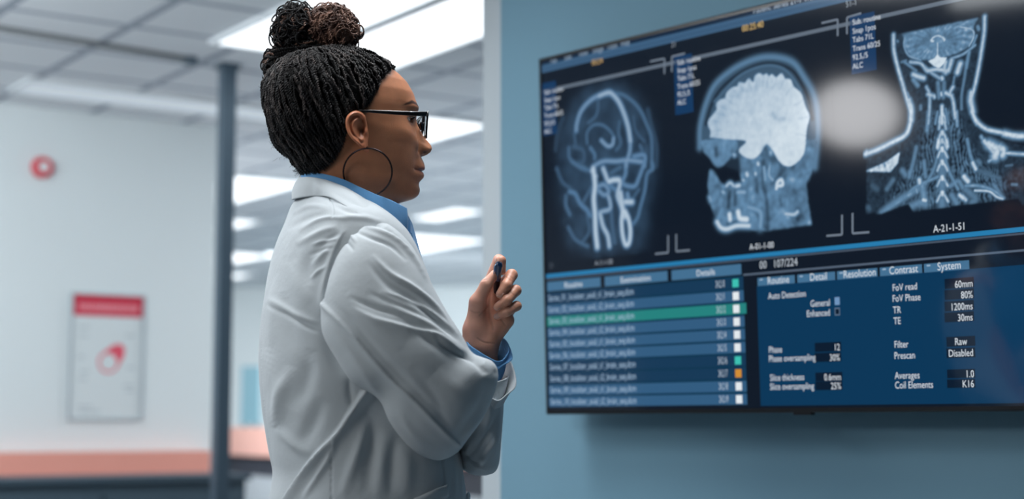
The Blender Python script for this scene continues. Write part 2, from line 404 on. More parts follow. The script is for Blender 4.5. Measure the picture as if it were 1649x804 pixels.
def screen_mat(name, rgb, k=1.0, attr=False):
    m, nt, b = new_mat(name)
    b.inputs['Base Color'].default_value = (0.004, 0.005, 0.007, 1); b.inputs['Roughness'].default_value = 0.07
    b.inputs['Specular IOR Level'].default_value = 0.5
    b.inputs['Emission Strength'].default_value = k
    if attr:
        a = nt.nodes.new('ShaderNodeAttribute'); a.attribute_name = 'paint'; nt.links.new(a.outputs['Color'], b.inputs['Emission Color'])
    else: b.inputs['Emission Color'].default_value = (*lin(rgb), 1)
    return m
S = {}
def sm(rgb):
    rgb = tuple(rgb)
    if rgb not in S: S[rgb] = screen_mat('screen_colour_%d_%d_%d' % rgb, rgb)
    return S[rgb]
NAVY = (8, 19, 33); STEEL = (58, 92, 124); GREYL = (96, 108, 122); PANEL = (2, 52, 86); ROW = (48, 90, 126); ROWD = (16, 54, 84)
TXT = (214, 222, 230); TAB = (66, 110, 144); LISTBG = (6, 50, 76)
mb = MB(); mb.box(T(BZ, TV_H - BZ, -0.006), ES * (TV_W - 2 * BZ), TUP * (TV_H - 2 * BZ), TN * 0.004); scr = mb.build('screen', sm(NAVY), tv)
O0 = -0.002
class UI:
    def __init__(s, name, lift): s.mb = MB(); s.mats = []; s.name = name; s.l = O0 + lift
    def mi(s, c):
        m = sm(c)
        if m not in s.mats: s.mats.append(m)
        return s.mats.index(m)
    def rect(s, s0, t0, s1, t1, c, up=0):
        o = s.l + up * 0.00012
        s.mb.quad(T(s0, t1, o), T(s1, t1, o), T(s1, t0, o), T(s0, t0, o), s.mi(c))
    def pr(s, p0, p1, c, up=0):            # rectangle given by two opposite photo pixels
        a, b = st(*p0), st(*p1); s.rect(min(a[0], b[0]), min(a[1], b[1]), max(a[0], b[0]), max(a[1], b[1]), c, up)
    def line(s, p0, p1, w, c, up=0):
        a, b = np.array(st(*p0)), np.array(st(*p1)); d = b - a; d /= np.linalg.norm(d); n = np.array([-d[1], d[0]]) * w / 2; o = s.l + up * 0.00012
        q = [a - n, a + n, b + n, b - n]; s.mb.quad(*[T(x[0], x[1], o) for x in (q[0], q[3], q[2], q[1])], s.mi(c))
    def text(s, txt, p, h, c=TXT, align='LEFT', up=1, sx=0.86):
        V, Fc = text2d(txt, align); x, y = st(*p); k = h / 0.69; o = s.l + up * 0.00012
        s.mb.add([T(x + v[0] * k * sx, y - v[1] * k + h / 2, o) for v in V], Fc, s.mi(c))
    def build(s, parent=None): return s.mb.build(s.name, None, parent or scr, mats=s.mats)
_tx = {}
def text2d(txt, align):
    if (txt, align) in _tx: return _tx[(txt, align)]
    cu = bpy.data.curves.new('lettering', 'FONT'); cu.body = txt; cu.align_x = align; cu.size = 1.0; cu.resolution_u = 3
    ob = bpy.data.objects.new('lettering', cu); sc.collection.objects.link(ob)
    dg = bpy.context.evaluated_depsgraph_get(); me = ob.evaluated_get(dg).to_mesh()
    V = [tuple(v.co) for v in me.vertices]; Fc = [list(p.vertices) for p in me.polygons]
    ob.evaluated_get(dg).to_mesh_clear(); bpy.data.objects.remove(ob); bpy.data.curves.remove(cu)
    _tx[(txt, align)] = (V, Fc); return V, Fc

SL, SR = BZ, TV_W - BZ
def tt(px, py): return st(px, py)[1]
# menu bar
u = UI('menu_bar', 0.0002)
t0, t1 = tt(1130, 43), tt(1130, 57)
u.rect(SL, BZ, SR, t0, (8, 34, 58)); u.rect(SL, t0, SR, t1, STEEL)
u.rect(SL, t0 + (t1 - t0) * .42, SR, t0 + (t1 - t0) * .48, (40, 70, 100), 1); u.rect(SL, t0 + (t1 - t0) * .62, SR, t0 + (t1 - t0) * .68, (44, 74, 104), 1)
tg = tt(1204, 74); u.rect(SL, tg - 0.004, SR, tg + 0.004, GREYL)
for k, w in enumerate(('File', 'Edit', 'View', 'Image', 'Tools', 'Help')): u.text(w, (886 + k * 23 - k * 0.5, 98.5 - k * 5.6), 0.012, (150, 170, 190))
u.text('Patient: Series 21-1 Transfer, Local Examination', (1212, 17), 0.013, (176, 192, 208))
u.text('00:24', (952, 101), 0.013, (206, 170, 110)); u.text('00:25:40', (1194, 46), 0.0135, (220, 186, 120))
u.text('21', (1080, 72), 0.012, (140, 150, 160)); u.text('51-1', (1361, 7), 0.012, (150, 160, 170))
u.build()
# corner brackets round the three images
BR = (112, 124, 138); w = 0.0042
for (c, h, v) in (((1069, 94), (1046, 99), (1069, 119)), ((1081, 91), (1102, 86), (1081, 116)), ((1348, 31), (1322, 37), (1348, 58)), ((1363, 28), (1386, 21), (1363, 55)),
                  ((1075, 407), (1054, 409), (1075, 379)), ((1088, 405), (1110, 403), (1088, 377)), ((1355, 378), (1330, 380), (1355, 346)), ((1372, 376), (1399, 374), (1372, 343))):
    u = UI('frame_corner', 0.0002); u.line(c, h, w, BR); u.line(c, v, w, BR); u.build()
for cap in (('A-01-1-00', (1206, 398), 0.0125), ('A-21-1-51', (1502, 369), 0.0135), ('A-11-1-00', (957, 424), 0.011, (150, 160, 172)), ('21', (884, 428), 0.011, (90, 100, 112))):
    u = UI('image_caption', 0.0002); u.text(*cap); u.build()
# info boxes
lines = ('Sub. routine', 'Snap 1pos', 'Tabs 71L', 'Trans 60/25', '92.5,/5', 'ALC')
for (p0, p1, tp, dy, lf) in (((866, 136), (896, 215), (876, 149), 12.6, 0), ((1084, 92), (1116, 180), (1090, 101), 12.9, 0), ((1367, 27), (1411, 112), (1372, 36), 14.2, 0)):
    u = UI('info_box', 0.0002)
    a, b = st(*p0), st(*p1); s0 = max(a[0], SL)
    u.rect(s0, st(p0[0], p0[1])[1], b[0], b[1], (8, 52, 92))
    for k, ln in enumerate(lines): u.text(ln, (tp[0], tp[1] + dy * k), 0.0108 if p0[0] > 1000 else 0.0105)
    u.build()
# dividing lines
u = UI('divider_lines', 0.0002)
tb = tt(1200, 413.4); u.rect(SL, tb - 0.0045, SR, tb + 0.0045, (36, 122, 172))
tb2 = tt(1649, 376); u.rect(SL, tb2 - 0.0018, SR, tb2 + 0.0018, (70, 82, 98))
tb3 = tt(1649, 403); u.rect(st(1196, 440)[0], tb3 - 0.002, SR, tb3 + 0.002, (84, 98, 116))
u.text('00   107/224', (1222, 427), 0.0155, (186, 196, 206)); u.build()
# file list
u = UI('file_list', 0.0002)
l0 = st(880, 462)[0]; l1 = st(1196, 452)[0]
u.rect(SL, tt(1196, 444), l1, tt(1196, 651), LISTBG)
for (x0, x1, nm) in ((880, 966, 'Routine'), (973, 1074, 'Examination'), (1081, 1193, 'Details')):
    sa, sb = max(SL, st(x0, 455)[0]), st(x1, 440)[0]; ta, tb_ = tt(1193, 425), tt(1193, 442)
    u.rect(sa, ta, sb, tb_, TAB, 1)
    V, _ = text2d(nm, 'LEFT'); xc = (sa + sb) / 2; u.text(nm, (880, 500), 0.001)
    k = 0.013 / 0.69; Vc, Fcc = text2d(nm, 'CENTER'); u.mb.add([T(xc + v[0] * k, (ta + tb_) / 2 - v[1] * k + 0.0065, u.l + 0.00036) for v in Vc], Fcc, u.mi(TXT))
names = ['Series_%02d_localizer_axial_t%d_brain_seq.dcm' % (k + 1, 1 + k % 2) for k in range(10)]
tr0 = tt(1180, 456.5); tr9 = tt(1180, 643.5)
for k in range(10):
    tc_ = tr0 + (tr9 - tr0) * k / 9; h = 0.0112
    c = (34, 128, 124) if k == 2 else ROWD if k in (0, 6, 7) else ROW
    u.rect(SL, tc_ - h, l1 + (0.006 if k == 2 else 0), tc_ + h, c, 1)
    V, Fcc = text2d(names[k], 'LEFT'); kx = (st(1018, 500)[0] - l0) / max(v[0] for v in V); ky = 0.0145 / 0.69
    u.mb.add([T(l0 + 0.004 + v[0] * kx, tc_ - v[1] * ky + 0.006, u.l + 0.00036) for v in V], Fcc, u.mi((160, 186, 210)))
    sx0 = st(1153, 500)[0]
    V, Fcc = text2d('24.2.%d' % (10 + k), 'LEFT'); u.mb.add([T(sx0 + v[0] * 0.0085, tc_ - v[1] * ky + 0.006, u.l + 0.00036) for v in V], Fcc, u.mi((190, 204, 218)))
    sx1, sx2 = st(1180, 500)[0], st(1190, 500)[0]
    ic = {0: (60, 190, 176), 6: (60, 190, 176), 7: (206, 140, 50)}.get(k, (226, 232, 236))
    u.rect(sx1, tc_ - 0.0085, sx2, tc_ + 0.0085, ic, 3)
u.build()
# settings panel
u = UI('settings_panel', 0.0002)
s0 = st(1219, 500)[0]; tp = tt(1219, 461); u.rect(s0, tp, SR, tt(1400, 652), PANEL)
for (x0, x1, y, nm) in ((1219, 1279, 450, 'Routine'), (1283, 1344, 445, 'Detail'), (1347, 1412, 439, 'Resolution'), (1416, 1484, 434, 'Contrast'), (1487, 1560, 427.5, 'System')):
    sa, sb = st(x0, y)[0], st(x1, y)[0]; u.rect(sa, tt(1560, 419), sb, tp, TAB, 1)
    k = 0.0145 / 0.69; Vc, Fcc = text2d(nm, 'CENTER'); u.mb.add([T((sa + sb) / 2 + 0.006 + v[0] * k * .85, (tt(1560, 419) + tp) / 2 - v[1] * k + 0.006, u.l + 0.00036) for v in Vc], Fcc, u.mi(TXT))
    u.rect(sa + 0.006, (tt(1560, 419) + tp) / 2 - 0.006, sa + 0.014, (tt(1560, 419) + tp) / 2 - 0.003, (150, 176, 200), 3)
H = 0.0130
for (tx, x, y) in (('Auto Detection', 1236, 477), ('FoV read', 1436, 463.5), ('FoV Phase', 1436, 481), ('TR', 1437, 499.5), ('TE', 1438, 517), ('Phase', 1237, 563.5), ('Phase oversampling', 1237, 578), ('Slice thickness', 1239, 608.5), ('Slice oversampling', 1239, 623),
                   ('Filter', 1439, 555), ('Prescan', 1439, 573), ('Averages', 1440, 605), ('Coil Elements', 1440, 620.5)): u.text(tx, (x, y), H, sx=0.80)
u.text('General', (1336, 487), H, align='RIGHT', sx=.8); u.text('Enhanced', (1336, 503), H, align='RIGHT', sx=.8)
DK = (2, 22, 42)
u.pr((1343, 479), (1351.5, 491), (110, 146, 186), 1); u.pr((1343, 496), (1352, 508), (90, 110, 134), 1); u.pr((1344.5, 498), (1350.5, 506), DK, 2)
for (vx, y, x0, x1) in (('60mm', 456, 1520, 1568), ('80%', 474, 1520, 1568), ('1200ms', 492.5, 1520, 1568), ('30ms', 510.5, 1520, 1568), ('12', 559, 1311, 1354), ('30%', 575.5, 1311, 1354), ('0.6mm', 607, 1312, 1356), ('25%', 621.5, 1312, 1356),
                    ('1.0', 602, 1524, 1570), ('K16', 618, 1524, 1570)):
    u.pr((x0, y - 6.5), (x1, y + 6.5), DK, 1); u.text(vx, (x1 - 2, y), H, align='RIGHT', up=3, sx=.8)
for (vx, y) in (('Raw', 550), ('Disabled', 568.5)):
    u.pr((1523, y - 7), (1570, y + 7), DK, 1); u.text(vx, (1546.5, y), H, align='CENTER', up=3, sx=.8)
u.build()

# ------------------------------------------------------------------ the three scans, drawn on fine grids of the screen
class Canvas:
    def __init__(s, corners, res=0.0013):
        q = np.array([st(*c) for c in corners]); s.s0, s.t0 = q.min(0); s.s1, s.t1 = q.max(0)
        s.s0 = max(s.s0, SL + 0.001); s.s1 = min(s.s1, SR - 0.001)
        s.res = res; s.nx = int((s.s1 - s.s0) / res); s.ny = int((s.t1 - s.t0) / res)
        s.A = np.zeros((s.ny, s.nx)); s.yy, s.xx = np.mgrid[0:s.ny, 0:s.nx].astype(float)
    def P(s, pts, tf):
        out = []
        for (x, y) in pts:
            px, py = tf[0] + x / tf[2], tf[1] + y / tf[2]; a, b = st(px, py); out.append(((a - s.s0) / s.res, (b - s.t0) / s.res))
        return np.array(out)
    def dist(s, Q):
        D = np.full(s.A.shape, 1e9)
        for a, b in zip(Q[:-1], Q[1:]):
            d = b - a; L = (d ** 2).sum() + 1e-9; u = np.clip(((s.xx - a[0]) * d[0] + (s.yy - a[1]) * d[1]) / L, 0, 1)
            D = np.minimum(D, np.hypot(s.xx - a[0] - u * d[0], s.yy - a[1] - u * d[1]))
        return D
    def stroke(s, pts, tf, w, v, smooth=True, mode='max'):
        """w in mm"""
        Q = s.P(pts, tf)
        if smooth and len(Q) > 2: Q = spline(Q, len(Q) * 5)
        g = v * np.exp(-(s.dist(Q) * s.res * 1000 / w) ** 2)
        if mode == 'max': s.A = np.maximum(s.A, g)
        elif mode == 'add': s.A = s.A + g
        else: s.A = s.A * (1 - np.exp(-(s.dist(Q) * s.res * 1000 / w) ** 2) * v)
    def mask(s, pts, tf, smooth=False, soft=1.0):
        Q = s.P(pts, tf)
        if smooth: Q = spline(np.vstack([Q, Q[:1]]), len(Q) * 5)
        M = np.zeros(s.A.shape, bool); n = len(Q)
        for i in range(n):
            (x1, y1), (x2, y2) = Q[i], Q[(i + 1) % n]
            if y1 == y2: continue
            c = ((s.yy >= y1) != (s.yy >= y2)) & (s.xx < (x2 - x1) * (s.yy - y1) / (y2 - y1) + x1); M ^= c
        return blur(M.astype(float), soft)
    def build(s, name, lo, mid, hi, rs):
        A = np.clip(s.A, 0, 1); e = np.minimum(np.minimum(s.xx, s.nx - 1 - s.xx), np.minimum(s.yy, s.ny - 1 - s.yy))
        A = A * np.clip(e / 2.0, 0, 1) + 0
        lo, mid, hi = map(lin, (lo, mid, hi)); a = A[..., None]
        C = np.where(a < 0.5, lo + (mid - lo) * a * 2, mid + (hi - mid) * (a - 0.5) * 2)
        o = O0 + 0.0001
        V = TV0 + ES * (s.s0 + s.xx[..., None] * s.res) + TDN * (s.t0 + s.yy[..., None] * s.res) + TN * o
        Fc = [f[::-1] for f in grid_faces(s.ny, s.nx)]
        return mesh(name, V.reshape(-1, 3), Fc, scan_m, scr, False, col=C.reshape(-1, 3))
def blur(M, s):
    if s <= 0: return M
    r = int(3 * s) + 1; k = np.exp(-np.arange(-r, r + 1) ** 2 / (2 * s * s)); k /= k.sum()
    M = np.apply_along_axis(lambda v: np.convolve(np.pad(v, r, mode='edge'), k, 'valid'), 0, M)
    return np.apply_along_axis(lambda v: np.convolve(np.pad(v, r, mode='edge'), k, 'valid'), 1, M)
scan_m = screen_mat('scan_picture', (0, 0, 0), 1.0, True)
rng = np.random.default_rng(7)

# scan 1: vessels of the head seen from the front
c = Canvas([(886, 128), (1066, 408), (886, 408), (1066, 128)])
A5 = (880, 130, 5.742); A6 = (890, 260, 5.361); I = (0, 0, 1)
hm = c.mask([(900, 215), (925, 160), (960, 138), (1000, 140), (1035, 170), (1052, 220), (1053, 280), (1040, 340), (1030, 400), (925, 402), (905, 340), (898, 270)], I, True, 12)
nz = blur(rng.normal(0, 1, c.A.shape), 7); nz /= nz.std(); c.A += hm * (0.10 + 0.025 * nz)
def s5(p, w, v): c.stroke(p, A5, w, v)
def s6(p, w, v): c.stroke(p, A6, w, v)
s5([(270, 460), (275, 400), (310, 290), (380, 200), (460, 145), (560, 120), (600, 125)], 7.5, .62)
s5([(480, 140), (560, 110), (600, 120), (660, 190), (710, 300), (750, 430), (770, 560)], 8, .78)
s5([(770, 540), (765, 650), (740, 740), (730, 800)], 7, .62)
s5([(600, 110), (700, 130), (800, 200), (870, 290), (920, 400), (960, 500), (970, 620), (965, 800)], 6, .34)
s5([(470, 190), (470, 270), (440, 340), (380, 390)], 6, .27); s5([(250, 480), (265, 600)], 6, .25)
s5([(370, 580), (370, 480), (430, 410), (510, 410), (580, 460), (620, 520)], 5, .34)
s5([(500, 550), (560, 605), (605, 590), (615, 530)], 6, .66); s5([(400, 620), (440, 680), (440, 720)], 6, .42)
s5([(200, 620), (210, 720), (290, 780), (350, 800)], 6, .34); s5([(240, 610), (330, 640), (340, 740), (290, 760)], 8, .22)
s5([(430, 790), (520, 745), (640, 745), (740, 735), (880, 750)], 7, .62); s5([(800, 700), (900, 690), (900, 790)], 7, .55)
s5([(640, 640), (680, 580), (660, 480), (670, 380)], 7, .27); s5([(860, 600), (880, 660), (850, 720)], 6, .3); s5([(800, 330), (820, 460), (900, 560)], 6, .22)
s5([(930, 270), (960, 400), (1010, 600), (1010, 790)], 7, .14); s5([(150, 340), (100, 480), (80, 640)], 7, .12)
s6([(345, 60), (360, 200), (350, 320), (360, 450), (365, 600), (380, 740)], 9, .98); s6([(330, 80), (370, 130)], 6, .9)
s6([(430, 60), (450, 110), (480, 170), (560, 155), (575, 200), (555, 290), (590, 400), (600, 480)], 8, .85)
s6([(480, 175), (520, 160), (570, 160)], 8, .95); s6([(580, 270), (600, 400), (620, 480)], 9, .9); s6([(620, 350), (680, 350)], 9, .9)
s6([(600, 420), (590, 520), (600, 640), (625, 720), (655, 700), (665, 600), (650, 500), (620, 430)], 7.5, .98)
s6([(400, 440), (430, 430), (490, 410), (490, 350), (475, 300)], 7, .72); s6([(405, 460), (430, 560), (470, 640), (485, 735)], 7.5, .86)
s6([(620, 0), (625, 100), (600, 190), (700, 215), (740, 140), (780, 30)], 6.5, .55); s6([(850, 0), (860, 60), (810, 110), (790, 250), (750, 400), (730, 480), (690, 540)], 6, .42)
s6([(140, 260), (190, 280), (230, 360), (290, 420), (320, 470)], 7, .5); s6([(110, 300), (110, 380), (145, 460)], 6.5, .34)
s6([(130, 570), (180, 660), (230, 700), (300, 735)], 6, .3); s6([(30, 60), (80, 180), (150, 230)], 6, .24); s6([(330, 220), (260, 350)], 6, .3); s6([(290, 460), (310, 600), (250, 700)], 6, .26)
s6([(500, 420), (510, 560), (530, 700)], 8, .28); s6([(380, 220), (440, 200), (480, 260), (440, 290), (390, 250)], 7, .6); s6([(160, 0), (250, 60), (330, 80)], 7, .38); s6([(700, 300), (740, 240)], 5, .3)
s6([(640, 280), (650, 330)], 7, .6); s6([(490, 210), (560, 260)], 7, .5); s6([(500, 100), (580, 50)], 8, .3)
c.A = blur(c.A, 0.8); c.build('scan_image', NAVY, (84, 122, 158), (190, 208, 222), 1)

# scan 2: brain in profile
c = Canvas([(1100, 84), (1338, 386), (1100, 386), (1338, 84)])
A3 = (1120, 80, 5.024); A4 = (1120, 230, 5.024)
outer = [(30, 790), (35, 620), (80, 440), (150, 290), (270, 180), (400, 105), (540, 62), (680, 66), (790, 110), (870, 220), (940, 340), (975, 470), (985, 650), (975, 800), (960, 950), (930, 1010), (890, 1080), (700, 1080), (400, 1000), (150, 900)]
om = c.mask(outer, A3, True, 2); c.A = om * 0.17
c.stroke(outer[:15], A3, 8.0, .38); c.stroke([(80, 600), (120, 460), (190, 330), (310, 220), (430, 150), (560, 112), (680, 122), (780, 170), (850, 270), (910, 400), (940, 560)], A3, 4.5, .9, mode='dark')
c.stroke([(150, 420), (330, 230), (480, 150), (620, 130), (740, 180), (850, 330)], A3, 4, .27)
throat = [(40, 20), (60, 70), (110, 120), (160, 190), (215, 185), (290, 100), (400, 60), (640, 60), (870, 50), (985, -20), (970, 100), (930, 250), (890, 320), (905, 480), (935, 660), (700, 692), (570, 712), (480, 710), (330, 690), (240, 712), (175, 670), (140, 560), (105, 470), (95, 330), (110, 215), (140, 215), (200, 320), (250, 345), (370, 330), (345, 250), (350, 150), (230, 180), (160, 190), (110, 120)]
throat = [(110, 215), (95, 330), (105, 470), (140, 560), (175, 670), (240, 712), (330, 690), (480, 710), (570, 712), (700, 692), (935, 660), (905, 480), (890, 320), (930, 250), (970, 100), (985, -20), (600, -40), (390, 60), (345, 150), (350, 250), (370, 330), (250, 345), (200, 320), (150, 230)]
tm = c.mask(throat, A4, False, 1.5); n1 = blur(rng.normal(0, 1, c.A.shape), 3.0); n1 /= n1.std(); n2 = blur(rng.normal(0, 1, c.A.shape), 9); n2 /= n2.std()
c.A = c.A * (1 - tm) + tm * (0.40 + 0.06 * n1 + 0.06 * n2)
om2 = c.mask([(150, 190), (340, 120), (350, 330), (250, 345), (190, 310), (140, 220)], A4, True, 2); c.A *= 1 - 0.8 * om2
nm = c.mask([(30, -20), (60, 70), (110, 120), (160, 190), (215, 185), (290, 105), (340, 40), (300, -40)], A4, True, 1.5); c.A = np.maximum(c.A, nm * (.42 + .05 * n1))
c.stroke([(160, 50), (165, 100)], A4, 6, .7, mode='dark')
for p, w, d in (([(270, 400), (260, 520)], 7, .75), ([(320, 400), (315, 500)], 7, .7), ([(545, 150), (540, 320), (570, 460), (580, 700)], 6, .6), ([(490, 300), (495, 400)], 6, .55), ([(630, 120), (720, 200), (620, 330)], 7, .5), ([(260, 660), (330, 640)], 6, .7), ([(470, 520), (560, 690)], 6, .5), ([(800, 400), (830, 600)], 10, .25), ([(680, 470), (690, 500)], 5, .5)):
    c.stroke(p, A4, w, d, mode='dark')
for p, w, v in (([(245, 350), (275, 325), (305, 350)], 5, .78), ([(325, 350), (350, 345)], 6, .88), ([(410, 250), (415, 262)], 7, .85), ([(480, 245), (482, 255)], 5, .8), ([(650, 370), (660, 320), (690, 300), (700, 340), (660, 350)], 6, .95), ([(270, 580), (275, 620)], 8, .98), ([(340, 560), (355, 610), (410, 620)], 9, 1.0),
                ([(170, 640), (200, 685), (250, 698), (330, 672), (430, 672)], 7, .92), ([(725, 575), (790, 580), (820, 560)], 6, .78), ([(500, 165), (503, 175)], 6, .85), ([(600, 80), (600, 90)], 7, .9), ([(380, 300), (385, 305)], 5, .75), ([(340, 400), (390, 400)], 8, .62), ([(215, 395), (225, 405)], 6, .66), ([(110, 440), (120, 470)], 6, .6), ([(420, 520), (520, 560), (520, 680)], 9, .56), ([(600, 160), (590, 260), (620, 300)], 5, .62), ([(550, 200), (560, 300)], 5, .6), ([(210, 540), (180, 620)], 9, .5), ([(305, 95), (312, 100)], 6, .66)):
    c.stroke(p, A4, w, v)
brain = [(110, 710), (118, 660), (100, 620), (98, 575), (125, 540), (150, 505), (168, 480), (162, 440), (190, 405), (235, 390), (245, 350), (290, 305), (335, 295), (345, 262), (395, 268), (425, 230), (462, 262), (475, 210), (515, 190), (545, 205), (570, 190), (590, 215), (612, 195), (648, 222), (690, 190), (722, 232), (765, 240), (790, 295), (845, 345), (868, 400), (890, 470), (918, 540), (900, 620), (890, 700), (885, 780), (868, 850), (820, 910), (760, 945), (700, 930), (655, 880), (625, 820), (575, 765), (545, 800), (500, 860), (450, 885), (380, 860), (345, 810), (400, 740), (250, 725)]
bm_ = c.mask(brain, A3, True, 1.0)
n3 = blur(rng.normal(0, 1, c.A.shape), 2.2); n3 /= n3.std()
Q = c.P([(300, 250), (700, 750)], A3); g = ((c.xx - Q[0][0]) * (Q[1] - Q[0])[0] + (c.yy - Q[0][1]) * (Q[1] - Q[0])[1]) / ((Q[1] - Q[0]) ** 2).sum()
val = 0.74 + 0.22 * np.clip(g, 0, 1) + 0.022 * n3 + 0.01 * n2
rim = c.dist(spline(c.P(brain[:34], A3), 300)) * c.res * 1000
val = val + 0.06 * np.exp(-(rim / 9) ** 2) - 0.05 * np.exp(-((rim - 18) / 7) ** 2) * np.clip(1.2 - g * 1.3, 0, 1)
c.A = c.A * (1 - bm_) + bm_ * val
for k in range(1, 34, 2):
    a = np.array(brain[k]); cc_ = np.array((520, 620)); b_ = a + (cc_ - a) * 0.22; c.stroke([tuple(a), tuple((a + b_) / 2 + (k % 3 - 1) * 6), tuple(b_)], A3, 2.4, .10, mode='dark')
c.stroke([(620, 520), (660, 560), (710, 560)], A3, 6, .18, mode='dark'); c.stroke([(470, 580), (500, 610)], A3, 8, .06, mode='dark')
c.stroke([(560, 800), (610, 900)], A3, 8, .5, mode='dark')
c.build('scan_image', NAVY, (98, 138, 172), (206, 220, 230), 1)

# scan 3: neck from the front
c = Canvas([(1392, 20), (1645, 348), (1392, 348), (1645, 10)])
B1 = (1380, 10, 4.230); B2 = (1380, 180, 4.019)
neck = [(235, 195), (300, 188), (870, 68), (880, 150), (850, 300), (820, 480), (800, 640), (810, 760), (850, 830)]
nm = c.mask([(1439, 56), (1586, 26), (1583, 80), (1572, 150), (1572, 200), (1600, 222), (1649, 235), (1649, 330), (1395, 343), (1394, 247), (1440, 222), (1463, 195), (1452, 120), (1440, 80)], I, False, 1.0)
n1 = blur(rng.normal(0, 1, c.A.shape), 1.6); n1 /= n1.std(); n2 = blur(rng.normal(0, 1, c.A.shape), 5); n2 /= n2.std()
c.A = nm * (0.05 + 0.012 * n1)
def s1(p, w, v, m='max'): c.stroke(p, B1, w, v, mode=m)
def s2(p, w, v, m='max'): c.stroke(p, B2, w, v, mode=m)
mm = c.mask([(470, 0), (640, 0), (700, 200), (800, 330), (930, 400), (940, 560), (760, 600), (330, 640), (160, 655), (240, 520), (380, 330), (420, 150)], B2, True, 5)
s_x = c.P([(550, 300)], B2)[0]; fib = np.sin((c.xx - s_x[0]) * (1.15 - 0.0009 * (c.yy)) * 1.0 + 2.5 * n2) 
c.A += mm * (0.09 + 0.09 * np.clip(fib, -1, 1) + 0.04 * n1) 
# cerebellum
cb_ = c.mask([(300, 188), (820, 82), (790, 130), (795, 200), (770, 265), (690, 315), (600, 345), (500, 365), (430, 362), (360, 340), (318, 270), (320, 215)], B1, False, 1.2)
ctr = c.P([(540, 235)], B1)[0]; th = np.arctan2((c.yy - ctr[1]) * 1.25, c.xx - ctr[0]); rd = np.hypot((c.xx - ctr[0]) * .8, (c.yy - ctr[1]) * 1.3)
leaf = np.sin(th * 26 + 0.8 * n2) * np.clip((rd - 10) / 30, 0, 1)
c.A = c.A * (1 - cb_) + cb_ * (0.46 + 0.10 * leaf + 0.03 * n1)
s1([(400, 270), (450, 240), (500, 200)], 7, .3, 'd'); s1([(610, 200), (680, 230), (640, 260)], 8, .3, 'd')
s1([(500, 232), (520, 210), (550, 200), (580, 215), (590, 235)], 3, .85); s1([(505, 235), (515, 238)], 4, .9); s1([(580, 212), (592, 228)], 4, .9)
s1([(322, 215), (318, 270), (350, 335), (430, 365)], 2.5, .6); s1([(700, 140), (780, 160), (790, 210), (760, 270)], 2.5, .72); s1([(545, 250), (545, 330)], 2.5, .8)
wm = c.mask([(545, 322), (560, 345), (612, 348), (590, 390), (555, 425), (520, 410), (480, 372), (525, 350)], B1, False, .8); c.A = np.maximum(c.A, wm * 1.0)
for p, w, v in (([(245, 195), (248, 300), (270, 400), (310, 540), (345, 660), (365, 740), (360, 800)], 4.5, .82), ([(350, 640), (368, 700), (366, 780)], 6.5, .85), ([(866, 70), (862, 180), (840, 330), (815, 470), (790, 580), (770, 640), (785, 740), (815, 800)], 4.5, .80), ([(775, 590), (770, 640), (785, 720)], 7, .85),
                ([(640, 355), (720, 325), (800, 265)], 3, .6), ([(480, 440), (540, 430), (620, 440)], 5, .8), ([(360, 380), (430, 390), (470, 440)], 4, .72), ([(380, 465), (420, 480), (450, 490)], 6, .85), ([(440, 400), (500, 450), (560, 490)], 4, .65), ([(600, 380), (590, 440)], 6, .78), ([(640, 370), (620, 430), (600, 450)], 6, .8), ([(700, 390), (680, 450)], 6.5, .88), ([(575, 485), (578, 495)], 5, .82), ([(380, 500), (410, 540)], 5, .5), ([(470, 550), (490, 600), (490, 700), (482, 800)], 4, .7), ([(480, 600), (510, 610)], 5, .78), ([(520, 610), (524, 620)], 4, .85), ([(650, 550), (630, 590), (650, 640), (665, 760)], 4.5, .78), ([(600, 590), (640, 610)], 5, .82), ([(570, 590), (572, 605)], 4, .85), ([(548, 520), (555, 620)], 5, .42), ([(590, 520), (585, 620)], 5, .40), ([(740, 380), (730, 480), (710, 600), (708, 700)], 3.5, .38), ([(760, 310), (740, 420)], 4, .5), ([(575, 680), (575, 800)], 4.5, .9), ([(545, 720), (530, 800)], 3, .5), ([(600, 700), (620, 800)], 3, .45), ([(270, 235), (275, 240)], 3, .4), ([(820, 140), (825, 155)], 4, .5), ([(810, 200), (780, 280)], 3, .5), ([(340, 590), (360, 650)], 3, .5), ([(430, 680), (430, 700)], 4, .4), ([(330, 370), (300, 380)], 3, .4), ([(320, 380), (400, 440)], 3, .45), ([(660, 480), (650, 540)], 3, .4)):
    s1(p, w, v)
for p, w, v in (([(345, 0), (340, 80), (310, 150), (230, 195), (130, 245), (50, 275)], 5.5, .92), ([(60, 262), (55, 278)], 5, .92), ([(740, 0), (770, 60), (830, 110), (930, 135), (1080, 160)], 4.8, .92), ([(950, 140), (1010, 155), (1075, 158)], 6.5, .92),
                ([(820, 190), (850, 225), (880, 260)], 6, .85), ([(850, 210), (900, 240), (890, 290)], 10, .92), ([(920, 230), (945, 250), (940, 280)], 8, .9), ([(940, 265), (1000, 270), (1080, 275)], 4, .8), ([(800, 160), (830, 210)], 4, .6), ([(850, 320), (900, 290)], 4, .6)):
    s2(p, w, v)
tri = c.mask([(275, 258), (262, 330), (215, 390), (60, 388), (60, 378), (140, 345), (190, 320)], B2, False, .9); c.A = np.maximum(c.A, tri * (.86 + .05 * n1))
s2([(175, 340), (178, 350)], 3, .5, 'd')
for k, (y, s) in enumerate(((20, .7), (60, .8), (140, .9), (190, 1.0), (245, 1.1), (330, 1.15), (430, 1.2), (530, 1.25))):
    s2([(548 - 26 * s, y + 50), (535, y + 10), (548, y), (562, y + 10), (548 + 30 * s, y + 50)], 4.0, .72 + .03 * (k % 3)); s2([(548, y - 8), (550, y + 4)], 6, .95 if k > 3 else .85)
for y in (180, 290, 385, 480, 590): s2([(548, y - 15), (548, y + 15)], 12, .40); 
